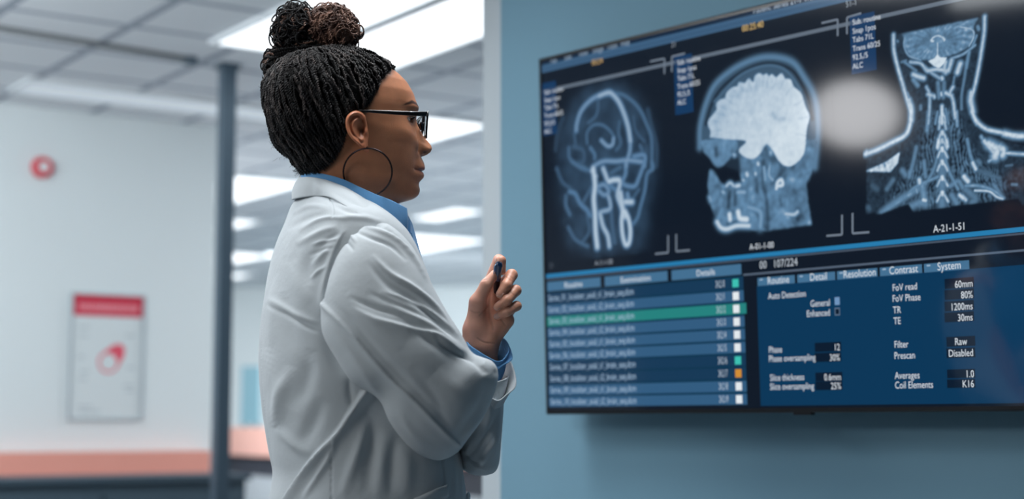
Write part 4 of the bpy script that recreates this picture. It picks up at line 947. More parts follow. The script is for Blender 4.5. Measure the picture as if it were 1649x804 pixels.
# ------------------------------------------------------------------ clothes
def cloth_mat(name, rgb, rough=0.85, bump=0.25):
    m, nt, b = new_mat(name); b.inputs['Base Color'].default_value = (*lin(rgb), 1); b.inputs['Roughness'].default_value = rough
    b.inputs['Sheen Weight'].default_value = 0.15; b.inputs['Specular IOR Level'].default_value = 0.25
    tc = nt.nodes.new('ShaderNodeTexCoord'); hs = []
    for ax in ('X', 'Z'):
        w = nt.nodes.new('ShaderNodeTexWave'); w.wave_type = 'BANDS'; w.bands_direction = ax; w.inputs['Scale'].default_value = 260; w.inputs['Distortion'].default_value = 1.5
        nt.links.new(tc.outputs['Object'], w.inputs['Vector']); hs.append(w)
    ad = nt.nodes.new('ShaderNodeMath'); ad.operation = 'ADD'; nt.links.new(hs[0].outputs['Fac'], ad.inputs[0]); nt.links.new(hs[1].outputs['Fac'], ad.inputs[1])
    nz = nt.nodes.new('ShaderNodeTexNoise'); nz.inputs['Scale'].default_value = 28; nz.inputs['Detail'].default_value = 5; nt.links.new(tc.outputs['Object'], nz.inputs['Vector'])
    b1 = nt.nodes.new('ShaderNodeBump'); b1.inputs['Strength'].default_value = bump * .35; b1.inputs['Distance'].default_value = 0.0003; nt.links.new(ad.outputs[0], b1.inputs['Height'])
    b2 = nt.nodes.new('ShaderNodeBump'); b2.inputs['Strength'].default_value = 0.4; b2.inputs['Distance'].default_value = 0.004; nt.links.new(nz.outputs['Fac'], b2.inputs['Height']); nt.links.new(b1.outputs['Normal'], b2.inputs['Normal'])
    nt.links.new(b2.outputs['Normal'], b.inputs['Normal']); return m
coat_m = cloth_mat('white_coat_cotton', (190, 198, 203)); shirt_m = cloth_mat('blue_shirt_cotton', (92, 148, 198), 0.8); trouser_m = cloth_mat('dark_trouser_cloth', (40, 44, 56))
thread_m = mat('white_button', (220, 224, 226), 0.3)

def gnorm(P, closed):
    """normals of a grid of points (rows, columns closed)"""
    a = np.gradient(P, axis=0)
    b = (np.roll(P, -1, 1) - np.roll(P, 1, 1)) if closed else np.gradient(P, axis=1)
    n = np.cross(a, b); n /= np.linalg.norm(n, axis=-1, keepdims=True) + 1e-12; return n
def folds(P, N, strokes, side=None):
    """push a surface out or in along drawn fold lines: (points px, width px, height mm, mode)"""
    x, y = proj(P.reshape(-1, 3)); x = x.reshape(P.shape[:2]); y = y.reshape(P.shape[:2])
    face = np.clip(-N[..., 1] * 1.6 + 0.25, 0, 1); D = np.zeros(P.shape[:2])
    for (pts, w, a, *mode) in strokes:
        mode = mode[0] if mode else 'r'
        q = spline(np.array(pts, float), max(30, len(pts) * 12)); T_ = np.gradient(q, axis=0); T_ /= np.linalg.norm(T_, axis=1)[:, None]
        lo, hi = q.min(0) - 5 * w - 3, q.max(0) + 5 * w + 3; sel = (x > lo[0]) & (x < hi[0]) & (y > lo[1]) & (y < hi[1])
        if not sel.any(): continue
        xs, ys = x[sel], y[sel]; d2 = (xs[:, None] - q[:, 0]) ** 2 + (ys[:, None] - q[:, 1]) ** 2; k = d2.argmin(1); d = np.sqrt(d2.min(1))
        sgn = np.sign(T_[k, 0] * (ys - q[k, 1]) - T_[k, 1] * (xs - q[k, 0])); endt = np.sin(np.clip(k / (len(q) - 1), 0.0, 1.0) * math.pi) ** 0.9
        sd = d * sgn
        if mode == 'r': v = np.exp(-(sd / w) ** 2) * endt
        elif mode == 'R': v = np.exp(-(sd / w) ** 2)                              # no tapering at the ends
        elif mode == 's': v = np.where(sd > 0, np.exp(-(sd / (w * 2.6)) ** 2), np.exp(-(sd / (w * 0.7)) ** 2)) * endt   # steep on one side
        elif mode == 'S': v = np.where(sd > 0, np.exp(-(sd / (w * 2.6)) ** 2), np.exp(-(sd / (w * 0.7)) ** 2))
        D[sel] += a * 1.35 * v
    return P + N * (D * face * 0.001)[..., None]
def wob(P, a, k, seed):
    r_ = np.random.default_rng(seed); o = np.zeros(P.shape[:2])
    for _ in range(9):
        d = r_.normal(0, 1, 3) * k; o += np.sin(P @ d + r_.uniform(0, 6.28))
    return o / 3 * a
def solid(P, closed, th, name, m, parent):
    """a cloth sheet with thickness, from an outer grid of points"""
    N = gnorm(P, closed); Q = P - N * th; nu, nv = P.shape[:2]; Fo = grid_faces(nu, nv, closed); n = nu * nv
    Fi = [[i + n for i in f[::-1]] for f in Fo]; Fr = []
    def strip(a):
        for i in range(len(a) - 1): Fr.append([a[i], a[i + 1], a[i + 1] + n, a[i] + n])
    top = list(range(nv)) + ([0] if closed else []); bot = [(nu - 1) * nv + i for i in range(nv)] + ([(nu - 1) * nv] if closed else [])
    strip(top[::-1]); strip(bot)
    if not closed: strip([i * nv for i in range(nu)]); strip([i * nv + nv - 1 for i in range(nu)][::-1])
    return mesh(name, np.vstack([P.reshape(-1, 3), Q.reshape(-1, 3)]), Fo + Fi + Fr, m, parent)

PB = math.radians(20); BF = np.array([math.cos(PB), math.sin(PB), 0]); BL = np.array([-math.sin(PB), math.cos(PB), 0])
# ---- coat body: rows (py, left px, right px, half breadth, depth of the centre)
tr_ = np.array([(312, 487, 560, .050, .005), (318, 477, 575, .070, .005), (326, 470, 590, .094, .005), (336, 465, 604, .122, .005), (348, 460, 620, .148, .005), (362, 454, 638, .168, .005), (380, 447, 657, .180, .005), (402, 440, 670, .187, .005), (430, 433, 682, .188, .005), (460, 428, 694, .190, .005),
                (500, 421, 706, .190, .005), (540, 418, 714, .188, .01), (580, 417, 720, .185, .01), (620, 418, 722, .180, .01), (660, 421, 722, .174, .01), (700, 427, 728, .170, .01), (735, 434, 743, .170, .01), (760, 440, 745, .172, .01), (780, 438, 748, .175, .01), (804, 433, 751, .178, .01), (860, 430, 757, .19, .01), (950, 432, 764, .205, .01), (1100, 424, 775, .22, .01), (1180, 422, 780, .225, .01)], float)
prow = np.concatenate([np.linspace(312, 420, 60)[:-1], np.linspace(420, 830, 190)[:-1], np.linspace(830, 1180, 50)])
R_ = [np.concatenate([np.interp(prow, tr_[:, 0], tr_[:, k])]) for k in range(1, 5)]
R_ = [sm1(v, 9) for v in R_]
NC = 380; ph = np.linspace(0, 2 * math.pi, NC, endpoint=False); cs, sn = np.cos(ph), np.sin(ph)
P = np.zeros((len(prow), NC, 3))
for i, py in enumerate(prow):
    xl, xr, hb, dc = [v[i] for v in R_]; L, Rr = W(xl, py, YB + dc), W(xr, py, YB + dc); c0 = (L + Rr) / 2; half = (Rr - L)[0] / 2
    e = 0.86; a = math.sqrt(max((half / 1.0) ** 2 - (hb * math.sin(PB)) ** 2, .02 ** 2)) / math.cos(PB)
    P[i] = c0 + (a * np.sign(cs) * np.abs(cs) ** e)[:, None] * BF + (hb * np.sign(sn) * np.abs(sn) ** e)[:, None] * BL
    x, _ = proj(P[i]); cur = x.max() - x.min(); P[i, :, :2] = c0[:2] + (P[i, :, :2] - c0[:2]) * ((xr - xl) / cur)
    x, _ = proj(P[i]); P[i, :, 0] += ((xl + xr) / 2 - (x.max() + x.min()) / 2) * .001
N = gnorm(P, True); 
if (N[100, :, :] * (P[100] - P[100].mean(0))).sum() < 0: N = -N; TORSO_FLIP = True
else: TORSO_FLIP = False
P = P + N * (wob(P, .0012, 16, 3))[..., None] * np.clip((prow[:, None, None] - 330) / 60, 0, 1)
coat_folds = [
    ([(560, 368), (551, 378), (543, 395), (536, 415), (529, 440), (523, 465), (519, 490), (517, 512)], 3.0, 3.6, 's'), ([(500, 395), (525, 388), (545, 385)], 2.6, 2.4), ([(495, 412), (520, 402), (540, 400)], 2.6, -2.2), ([(498, 450), (512, 438), (528, 428)], 3, 2.2), ([(480, 372), (520, 352), (560, 352)], 3.0, 2.0),
    ([(461, 806), (500, 745), (540, 701), (562, 668), (588, 628)], 4.0, 7, 'S'), ([(486, 806), (512, 768), (534, 730), (541, 700)], 4.5, 4),
    ([(535, 704), (534, 760), (534, 806)], 1.2, -2.0, 'R'), ([(560, 600), (564, 640), (568, 665)], 1.3, -1.5), ([(560, 610), (566, 655)], 6, -3),
    ([(575, 640), (600, 700), (590, 806)], 14, -6), ([(600, 660), (572, 740), (548, 806)], 9, 4), ([(620, 690), (612, 740), (606, 806)], 10, 3), ([(650, 715), (655, 760), (650, 806)], 12, 3), ([(640, 700), (632, 740), (630, 806)], 8, -3),
    ([(711, 730), (714, 760), (717, 785)], 1.4, -2.5, 'R'), ([(728, 735), (732, 770), (734, 806)], 4, 2.5), ([(741, 745), (745, 806)], 3, 2),
    ([(428, 560), (440, 600), (450, 640), (442, 690)], 12, 4), ([(470, 590), (452, 640), (445, 690)], 9, 4), ([(445, 690), (480, 720), (500, 735)], 8, 4), ([(500, 560), (490, 620), (470, 660)], 14, -4), ([(520, 640), (500, 690), (480, 720)], 12, -4),
    ([(433, 430), (437, 500), (434, 570)], 9, 2.5), ([(455, 470), (470, 540), (500, 580)], 12, -3), ([(520, 530), (540, 580), (560, 600)], 10, -4), ([(430, 489), (445, 500), (470, 515), (495, 529), (516, 536)], 2.6, -3.4), ([(432, 480), (470, 503), (515, 522)], 4.5, 3.4),
    ([(424, 470), (421, 560), (424, 640), (432, 700), (440, 750)], 1.1, -1.8, 'R'),
    ([(470, 345), (500, 332), (531, 335)], 4, 2.0), ([(462, 370), (500, 350), (530, 345)], 5, -1.8), ([(476, 395), (520, 372), (545, 366)], 5, 2.5), ([(505, 405), (530, 385), (550, 375)], 4, -2.2), ([(500, 430), (520, 410), (540, 390)], 5, 2.5), ([(531, 318), (536, 335), (536, 350)], 1.2, -1.4, 'R'),
    ([(540, 352), (575, 349), (600, 354), (622, 360)], 5, 2.5), ([(535, 330), (560, 340), (590, 350)], 4, -2.0),
    ([(505, 400), (495, 430), (500, 460)], 10, -2.5), ([(470, 420), (480, 460), (500, 490)], 12, 2),
]
P = folds(P, N, coat_folds)
# round the shoulder openings shut towards the neck
Fc = grid_faces(len(prow), NC, True)
if not TORSO_FLIP: Fc = [f[::-1] for f in Fc]
nb = len(prow) * NC; Pi = P[-1] + (P[-1].mean(0) - P[-1]) * 0.012; V = np.vstack([P.reshape(-1, 3), Pi, (P[-60] + (P[-60].mean(0) - P[-60]) * 0.012)])
for j in range(NC):
    a, b = (len(prow) - 1) * NC + j, (len(prow) - 1) * NC + (j + 1) % NC; Fc.append([a, b, nb + (j + 1) % NC, nb + j]); Fc.append([nb + j, nb + (j + 1) % NC, nb + NC + (j + 1) % NC, nb + NC + j])
coat = mesh('lab_coat', V, Fc, coat_m, person)

# ---- sleeves: sections (upper right px, lower left px, depth of centre, half depth)
def sleeve(name, secs, parent, nst, strokes, seed, npt=220, extra=None):
    A = np.array([[u[0], u[1], l[0], l[1], d, e] for (u, l, d, e) in secs], float); S_ = spline(A, nst); S_ = np.stack([sm1(S_[:, k], 5) for k in range(6)], 1)
    an = np.linspace(0, 2 * math.pi, npt, endpoint=False); P = np.zeros((nst, npt, 3))
    for i, (ux, uy, lx, ly, d, e) in enumerate(S_):
        U, L = W(ux, uy, YB + d), W(lx, ly, YB + d); c0 = (U + L) / 2; h = (U - L) / 2
        P[i] = c0 + np.cos(an)[:, None] * h + (np.sign(np.sin(an)) * np.abs(np.sin(an)) ** .9)[:, None] * np.array([0, -e, 0])
    N = gnorm(P, True)
    if (N * (P - P.mean(1, keepdims=True))).sum() < 0: N = -N
    P = P + N * wob(P, .0011, 18, seed)[..., None]
    P = folds(P, N, strokes)
    if extra is not None: P = extra(P, N)
    Fc = grid_faces(nst, npt, True); nn = nst * npt; V = P.reshape(-1, 3)
    ca, cb = P[0].mean(0), P[-1].mean(0); V = np.vstack([V, ca, cb]); Fc += [[nn, (j + 1) % npt, j] for j in range(npt)] + [[nn + 1, (nst - 1) * npt + j, (nst - 1) * npt + (j + 1) % npt] for j in range(npt)]
    me = mesh(name, V, Fc, coat_m, parent)
    b = __import__('bmesh').new(); b.from_mesh(me.data); __import__('bmesh').ops.recalc_face_normals(b, faces=b.faces); b.to_mesh(me.data); b.free()
    return me
near = [((592, 356), (542, 412), -.125, .036), ((606, 356), (528, 440), -.132, .054), ((630, 364), (518, 478), -.142, .064), ((656, 388), (517, 512), -.150, .071), ((680, 425), (522, 542), -.156, .074), ((700, 466), (540, 575), -.160, .076), ((722, 505), (568, 617), -.160, .077),
        ((741, 535), (611, 643), -.158, .077), ((760, 568), (629, 680), -.152, .076), ((790, 582), (653, 712), -.145, .074), ((802, 602), (676, 731), -.135, .070), ((794, 634), (702, 740), -.125, .062), ((774, 676), (722, 736), -.110, .048), ((752, 708), (738, 727), -.09, .025)]
near_folds = [
    # raised seam from the armpit down to the elbow, with the shadowed groove above it
    ([(522, 491), (562, 531), (603, 579), (640, 618), (670, 646), (705, 682), (738, 714)], 2.6, 3.6, 'S'), ([(530, 484), (570, 522), (612, 572), (680, 640), (738, 700)], 6, -2.6),
    ([(524, 512), (560, 562), (600, 620), (640, 680), (690, 722)], 8, 2.5),
    # puckers radiating from the shoulder seam
    ([(551, 376), (545, 395), (538, 415), (527, 445), (520, 480)], 2.2, -2.5, 'R'), ([(575, 362), (610, 372), (640, 388), (668, 418), (690, 455)], 3.6, 4.2), ([(568, 372), (600, 384), (630, 396), (656, 422)], 3.2, -3.2), ([(600, 353), (632, 362), (655, 384), (672, 410), (690, 445)], 3.4, 3.5), ([(590, 358), (630, 372), (660, 400)], 2.4, -2.6),
    ([(580, 366), (600, 362), (622, 363)], 2.2, -2.4), ([(556, 372), (566, 380), (575, 392)], 3, 2.2), ([(548, 382), (560, 392), (570, 405)], 3, -2),
    ([(563, 493), (600, 510), (640, 522), (680, 532), (707, 541), (748, 572)], 3.4, 4.2, 's'), ([(699, 540), (714, 556), (740, 572), (765, 582)], 3, -3.4), ([(560, 478), (610, 498), (660, 512)], 4, -2.6), ([(612, 468), (650, 480), (690, 500), (740, 540)], 2.8, 3.0), ([(590, 470), (640, 492), (700, 520), (740, 552)], 4, -2.8), ([(598, 410), (628, 440), (664, 462), (700, 492), (735, 535)], 3.8, 4.0), ([(590, 420), (622, 456), (662, 482), (704, 516), (738, 550)], 5, -3.8), ([(610, 470), (650, 500), (690, 520), (740, 562), (780, 590)], 6, 3.0), ([(640, 505), (690, 545), (740, 585)], 8, -3),
    ([(560, 470), (600, 520), (650, 560)], 10, 2), 
    # cloth bunched where the forearm turns away
    ([(745, 548), (768, 560), (790, 576), (800, 600)], 4.5, 4.5, 'r'), ([(740, 566), (765, 582), (784, 604)], 6, -4), ([(799, 600), (795, 635), (775, 672), (752, 700), (738, 722)], 5, 4.5), ([(786, 610), (778, 648), (752, 684), (728, 712)], 9, -3.5),
    ([(700, 600), (740, 640), (745, 690)], 18, 3), ([(660, 590), (700, 640), (720, 690)], 9, -2.0), ([(640, 660), (668, 700), (700, 722)], 6, 2.5),
]
sl = sleeve('sleeve', near, coat, 240, near_folds, 21, 300)
far = [((660, 400), (590, 420), .170, .05), ((690, 470), (600, 500), .178, .06), ((722, 560), (628, 590), .170, .062), ((770, 640), (680, 680), .150, .062), ((798, 690), (712, 728), .110, .058), ((802, 735), (738, 752), .05, .055), ((790, 757), (752, 761), .03, .035)]
sl2 = sleeve('sleeve', far, coat, 120, [], 33, 140)
# far forearm sleeve, rising from the elbow to an open cuff
def ring(c, u, v, n=120): 
    t = np.linspace(0, 2 * math.pi, n, endpoint=False); return c + np.cos(t)[:, None] * u + np.sin(t)[:, None] * v
def nrm(v): v = np.asarray(v, float); return v / np.linalg.norm(v)
def open_tube(secs, nst, npt=160):
    """secs: (px, py, d, half width px-dir vector u, v) -> rings"""
    C_ = np.array([np.concatenate([Wd(s[0]), s[1], s[2]]) for s in secs]); S_ = spline(C_, nst)
    return np.stack([ring(s[:3], s[3:6], s[6:9], npt) for s in S_])
vx = np.array([1.0, 0, 0]); vy = np.array([0, 1.0, 0])
fsec = [((774, 764, -.005), vx * .008, vy * .012), ((774, 760, -.005), vx * .020, vy * .028), ((775, 750, -.006), vx * .026, vy * .042), ((774, 730, -.008), vx * .031, vy * .052), ((773, 700, -.010), vx * .034, vy * .056), ((773, 665, -.012), vx * .035, vy * .054), ((775, 640, -.014), vx * .034, vy * .050), ((779, 622, -.014), vx * .035 + UP * .004, vy * .047 + UP * .006), ((781, 612, -.014), vx * .036 + UP * .006, vy * .046 + UP * .008)]
PF = open_tube(fsec, 110, 200); NF = gnorm(PF, True)
if (NF * (PF - PF.mean(1, keepdims=True))).sum() < 0: NF = -NF
PF = PF + NF * wob(PF, .0010, 30, 9)[..., None]
PF = folds(PF, NF, [([(806, 650), (790, 690), (765, 722), (742, 742)], 5, -3), ([(800, 700), (780, 735), (765, 756)], 4, 3), ([(752, 735), (765, 748), (785, 757)], 2.5, 2.4), ([(745, 728), (760, 742), (775, 748)], 2.4, -2.4), ([(802, 660), (800, 700), (792, 740)], 5, 2.5), ([(770, 700), (758, 722), (748, 735)], 5, 3)])
fsl = solid(PF, True, .0016, 'sleeve', coat_m, coat)
# blue shirt cuff, standing inside the coat sleeve
def cuff(pts_rim, center, depth_vec, name, m, parent, th=.0014, shr=.18):
    rim_ = np.array([Wd(p) for p in pts_rim]); rim_ = spline(np.vstack([rim_, rim_[:1]]), 141)[:-1]; c0 = rim_.mean(0)
    k = np.linspace(0, 1, 22)[:, None, None]; P = rim_[None] * (1) + np.asarray(depth_vec) * k * 1.0 + (c0 - rim_)[None] * (k * shr)
    P = P + gnorm(P, True) * (0.0012 * np.sin(np.linspace(0, 6, 22))[:, None] * np.sin(np.linspace(0, 12.56, 140))[None])[..., None]
    return solid(P, True, th, name, m, parent)
shirt = None
brim = [(749, 548, -.010), (756, 556, -.030), (768, 564, -.040), (784, 574, -.044), (799, 581.5, -.042), (810, 580.5, -.034), (818, 571, -.022), (820.5, 559, -.006), (813, 546, .014), (797, 540, .034), (775, 537, .040), (757, 538, .026), (748, 542, .006)]
crim = [(752, 590, -.020), (765, 612, -.050), (785, 636, -.064), (803, 646, -.066), (818, 635.5, -.056), (829.5, 625, -.040), (831.5, 612, -.022), (828, 595, -.004), (821, 581, .018), (803, 572, .038), (780, 572, .044), (760, 577, .022)]
cf = cuff(crim, None, W(781, 644, YB) - W(798, 608, YB) + np.array([0, .006, 0]), 'cuff', coat_m, coat, .0022, .22)

# ---- coat collar
def loftc(up, lo, n, m_, name, parent, th, bulge=.004, mat_=None, strokes=(), wn=.0006, rows_=26, power=1.0, closed=False):
    U = spline([Wd(p) for p in up], n); L = spline([Wd(p) for p in lo], n); k = np.linspace(0, 1, rows_)[:, None, None] ** power
    P = U[None] * (1 - k) + L[None] * k; N = gnorm(P, closed); cen = W(560, 330, YB + .02)
    if ((P - cen) * N).sum() < 0: N = -N
    P = P + N * (bulge * np.sin(np.pi * k)); P = P + N * (wob(P, wn, 40, 5))[..., None]
    P = folds(P, N, strokes)
    o = solid(P, closed, th, name, mat_ or coat_m, parent)
    b = __import__('bmesh').new(); b.from_mesh(o.data); __import__('bmesh').ops.recalc_face_normals(b, faces=b.faces); b.to_mesh(o.data); b.free()
    return o
up_ = [(660, 392, .11), (652, 372, .125), (628, 340, .13), (590, 310, .115), (545, 292, .095), (505, 285, .07), (486, 284, .045), (482, 285, .015), (486, 285.5, -.028), (500, 285, -.054), (527, 290, -.070), (556, 301, -.079), (587, 320, -.092), (612, 342, -.098), (628, 357, -.092), (642, 366, -.074), (656, 380, -.045)]
lo_ = [(664, 398, .105), (660, 385, .13), (640, 360, .15), (600, 335, .145), (550, 322, .13), (505, 318, .10), (478, 320, .065), (470, 322, .02), (474, 320, -.035), (489, 317, -.068), (510, 315.5, -.086), (533, 318, -.122), (557, 332, -.148), (583, 346, -.164), (607, 353, -.158), (630, 365, -.122), (652, 388, -.060)]
col_ = loftc(up_, lo_, 200, 0, 'collar', coat, .0040, .0045, strokes=[([(505, 290), (512, 300), (511, 314)], 5, 1.5), ([(545, 300), (575, 322), (600, 346)], 5, 1.4), ([(530, 306), (560, 322), (585, 340)], 4, -1.4)])
# ---- shirt: front under the coat, collar, cuff
sf = np.array([(330, 560, 640, .055), (345, 545, 656, .07), (360, 535, 664, .08), (376, 530, 668.5, .09), (400, 525, 675, .10), (430, 520, 684, .115), (480, 520, 694, .13), (560, 520, 700, .135), (700, 520, 705, .13)], float)
pr = np.linspace(330, 700, 90); P = np.zeros((90, 120, 3)); an = np.linspace(0, 2 * math.pi, 120, endpoint=False)
for i, py in enumerate(pr):
    xl, xr, hb = [np.interp(py, sf[:, 0], sf[:, k]) for k in (1, 2, 3)]; L, Rr = W(xl, py, YB + .03), W(xr, py, YB + .03)
    P[i] = (L + Rr) / 2 + np.cos(an)[:, None] * (Rr - L) / 2 + np.sin(an)[:, None] * np.array([0, hb, 0])
shirt = solid(P, True, .001, 'shirt', shirt_m, person)
su = [(654, 338, .060), (640, 330, .085), (610, 312, .098), (570, 295, .090), (530, 283, .072), (500, 279, .052), (488, 279.5, .022), (488, 279, -.018), (502, 277.5, -.046), (528, 281.5, -.063), (555, 289.5, -.071), (580, 301.5, -.073), (606, 313, -.073), (630, 322.5, -.066), (655.5, 335.5, -.045)]
so = [(656, 376, .066), (642, 366, .100), (610, 345, .118), (570, 325, .110), (530, 312, .088), (500, 308, .060), (486, 308, .026), (486, 308, -.022), (499, 306, -.050), (526, 312, -.067), (556, 325, -.076), (587, 345, -.080), (612, 362, -.080), (634, 378, -.070), (655, 380, -.046)]
sc_ = loftc(su, so, 180, 0, 'collar', shirt, .0022, .0030, mat_=shirt_m, wn=.0003)
si = [(p[0] * .985 + 8.2, p[1] + 26, p[2] * .88) for p in su]
sc2 = loftc([(p[0] - .5, p[1] + .6, p[2] * .985) for p in su], si, 180, 0, 'collar_band', shirt, .0015, 0, mat_=shirt_m, wn=.0001)
# button stand peeking out in front of the collar points
mb = MB(); q0 = [(655, 352, -.030), (659.5, 355, -.026), (661.5, 362, -.024), (661, 374, -.026), (655, 378, -.030)]
V1 = [Wd(p) for p in q0]; V2 = [v + np.array([.0, .05, 0]) for v in V1]; nq = len(V1)
mb.add(V1 + V2, [list(range(nq))[::-1], [i + nq for i in range(nq)]] + [[i, (i + 1) % nq, (i + 1) % nq + nq, i + nq] for i in range(nq)]); mb.build('collar_stand', shirt_m, shirt)
mb = MB(); q0 = [(658, 377, -.040), (663, 375, -.036), (666, 384, -.034), (670.5, 397, -.034), (676, 416, -.04), (664, 420, -.05)]
V1 = [Wd(p) for p in q0]; V2 = [v + np.array([.0, .07, 0]) for v in V1]; nq = len(V1)
mb.add(V1 + V2, [list(range(nq))[::-1], [i + nq for i in range(nq)]] + [[i, (i + 1) % nq, (i + 1) % nq + nq, i + nq] for i in range(nq)]); mb.build('button_placket', shirt_m, shirt)
bc_ = cuff(brim, None, W(781, 600, YB) - W(784, 560, YB) + np.array([0, .0, 0]), 'cuff', shirt_m, shirt, .0020)
# turned-up flap at the open end of the cuff
fl_o = [(809, 543.5, .016), (820, 558, .004), (825.5, 575, -.012), (821, 582, -.024), (811, 588, -.034), (803, 595, -.040)]; fl_i = [(806, 552, .018), (811, 562, .006), (814, 572, -.010), (810, 580, -.024), (804, 584, -.034), (799, 588, -.040)]
loftc(fl_o, fl_i, 40, 0, 'cuff_flap', shirt, .0014, .001, mat_=shirt_m, wn=.0001, rows_=8)
# pocket on the coat's side
def on_coat(x, y, lift=.004):
    """point of the near coat surface at a pixel"""
    d = ray(x, y); h = COAT_BVH.ray_cast(Vector((0, 0, CAMZ)), Vector(d)); p = np.array(h[0]); return p - nrm(d) * lift
COAT_BVH = BVHTree.FromPolygons((np.array([v.co[:] for v in coat.data.vertices]) + root_loc(person)).tolist(), [list(p.vertices) for p in coat.data.polygons])
gx = np.linspace(0, 1, 26); gy = np.linspace(0, 1, 20); P = np.zeros((20, 26, 3))
for i, v in enumerate(gy):
    for j, u in enumerate(gx):
        xt, yt = 640 + (722 - 640) * u, 812 - 32 * u ** 1.15; P[i, j] = on_coat(xt + 6 * v, yt + 118 * v + 8 * v * u, .0045 + .006 * np.exp(-((u - .8) / .3) ** 2) * np.exp(-v * 8))
solid(P, False, .002, 'pocket', coat_m, coat)
band = P[:4].copy(); band[:, :, 1] -= .002
solid(band, False, .002, 'pocket_hem', coat_m, coat)
for by in (800, 905, 1010):
    c0 = W(0, 0, 1) * 0 + W(754 + (by - 800) * .03, by, YB + .015); V, Fc = sphere(c0, .0075, 10, 18, (.5, 1, 1)); mb = MB(); mb.add(V, Fc); mb.build('button', thread_m, coat, True)

# ---- trousers and shoes
tro = None
mbt = MB()
for d in (-.075, .10):
    xk = 590 if d < 0 else 602
    P = [Wd(p) for p in ((585, 900, d * .8), (588, 1100, d), (xk, 1330, d), (xk - 4, 1560, d), (xk - 5, 1728, d))]
    mbt.tube(spline(P, 40), np.interp(np.linspace(0, 1, 40), [0, .25, .5, .8, 1], [.112, .100, .082, .074, .078]), 40)
mbt.build('trousers', trouser_m, person, True)
shoe_m = mat('black_leather', (22, 22, 25), 0.3); sole_m = mat('dark_rubber', (36, 36, 38), 0.7)
for d in (-.08, .105):
    c0 = Wd((588, 1700, d)); c0[2] = 0; n_ = 40; rws = [(0, .026), (0.012, .030), (.03, .034), (.05, .032), (.07, .026), (.085, .012)]
    t = np.linspace(-1, 1, 36); V = []
    for k, tv in enumerate(t):
        s_ = .045 + tv * .135; w = .034 * math.sqrt(max(1 - abs(tv) ** 3.2, .01)) * (1.12 if tv > .2 else .95); top = np.interp(tv, [-1, -.5, 0, .5, 1], [.075, .085, .07, .05, .026])
        for a in np.linspace(0, 2 * math.pi, 24, endpoint=False): V.append(c0 + BF * s_ + BL * w * math.cos(a) + UP * (.014 + (top if math.sin(a) > 0 else .0) * abs(math.sin(a)) ** .8))
    sh = mesh('shoe', V, grid_faces(36, 24, True) + [list(range(24)), [35 * 24 + i for i in range(24)][::-1]], shoe_m, person)
    so_ = []
    for tv in np.linspace(0, 2 * math.pi, 48, endpoint=False): so_.append(c0 + BF * (.045 + .138 * math.cos(tv)) + BL * .040 * np.sign(math.sin(tv)) * abs(math.sin(tv)) ** .7)
    mesh('sole', so_ + [p + UP * .016 for p in so_], [list(range(48))[::-1], [i + 48 for i in range(48)]] + [[i, (i + 1) % 48, (i + 1) % 48 + 48, i + 48] for i in range(48)], sole_m, sh, False)
# ------------------------------------------------------------------ hair
def hair_mat(name, c1, c2, rough=0.38):
    m, nt, b = new_mat(name); tc = nt.nodes.new('ShaderNodeTexCoord'); n = nt.nodes.new('ShaderNodeTexNoise'); n.inputs['Scale'].default_value = 45; n.inputs['Detail'].default_value = 3
    nt.links.new(tc.outputs['Object'], n.inputs['Vector']); mr = nt.nodes.new('ShaderNodeMapRange'); mr.inputs[1].default_value = .4; mr.inputs[2].default_value = .65; nt.links.new(n.outputs['Fac'], mr.inputs[0])
    mx = nt.nodes.new('ShaderNodeMix'); mx.data_type = 'RGBA'; nt.links.new(mr.outputs[0], mx.inputs[0]); mx.inputs[6].default_value = (*lin(c1), 1); mx.inputs[7].default_value = (*lin(c2), 1)
    nt.links.new(mx.outputs[2], b.inputs['Base Color']); b.inputs['Roughness'].default_value = rough; b.inputs['Specular IOR Level'].default_value = 0.32
    n2 = nt.nodes.new('ShaderNodeTexNoise'); n2.inputs['Scale'].default_value = 1400; nt.links.new(tc.outputs['Object'], n2.inputs['Vector'])
    bp = nt.nodes.new('ShaderNodeBump'); bp.inputs['Strength'].default_value = .5; bp.inputs['Distance'].default_value = .0006; nt.links.new(n2.outputs['Fac'], bp.inputs['Height']); nt.links.new(bp.outputs['Normal'], b.inputs['Normal'])
    return m
hair_black = hair_mat('black_braided_hair', (11, 11, 13), (24, 22, 24), .58); hair_brown = hair_mat('brown_tinted_braids', (74, 52, 46), (150, 116, 100), .42); hair_grey = hair_mat('grey_brown_braids', (40, 36, 36), (92, 84, 82), .45); hair_core = mat('dense_black_hair', (7, 7, 9), 0.9, spec=0.12, bump=0.8, bscale=500)
# cap following the skull, thicker at the back
sc_m = np.clip((hl_y - LY - 1.5) / 9, 0, 1)
back = np.clip((hx(575) - X) / .12, 0, 1); 
thk = 0.0010 + 0.0045 * np.clip(sc_m, 0, 1) + 0.013 * back ** 0.8 * np.clip((285 - PY) / 70, 0, 1) * np.clip((PY - 95) / 60, .1, 1)
thk = thk * (1 + 0.22 * wob(HV * 1.0, 1.0, 55, 8) * np.clip(back * 3, 0, 1))
HN = gnorm(HV, True)
if (HN * (HV - HV.mean((0, 1)))).sum() < 0: HN = -HN
CV = HV + HN * thk[..., None]; inm = (sc_m > 0.02)
CF = [f for f in HF_faces if inm.reshape(-1)[f].all()]
CVf = CV.reshape(-1, 3); used = np.unique(np.array(CF).ravel()); rem = -np.ones(len(CVf), int); rem[used] = np.arange(len(used))
hair = mesh('hair', CVf[used], rem[np.array(CF)].tolist(), hair_core, person)
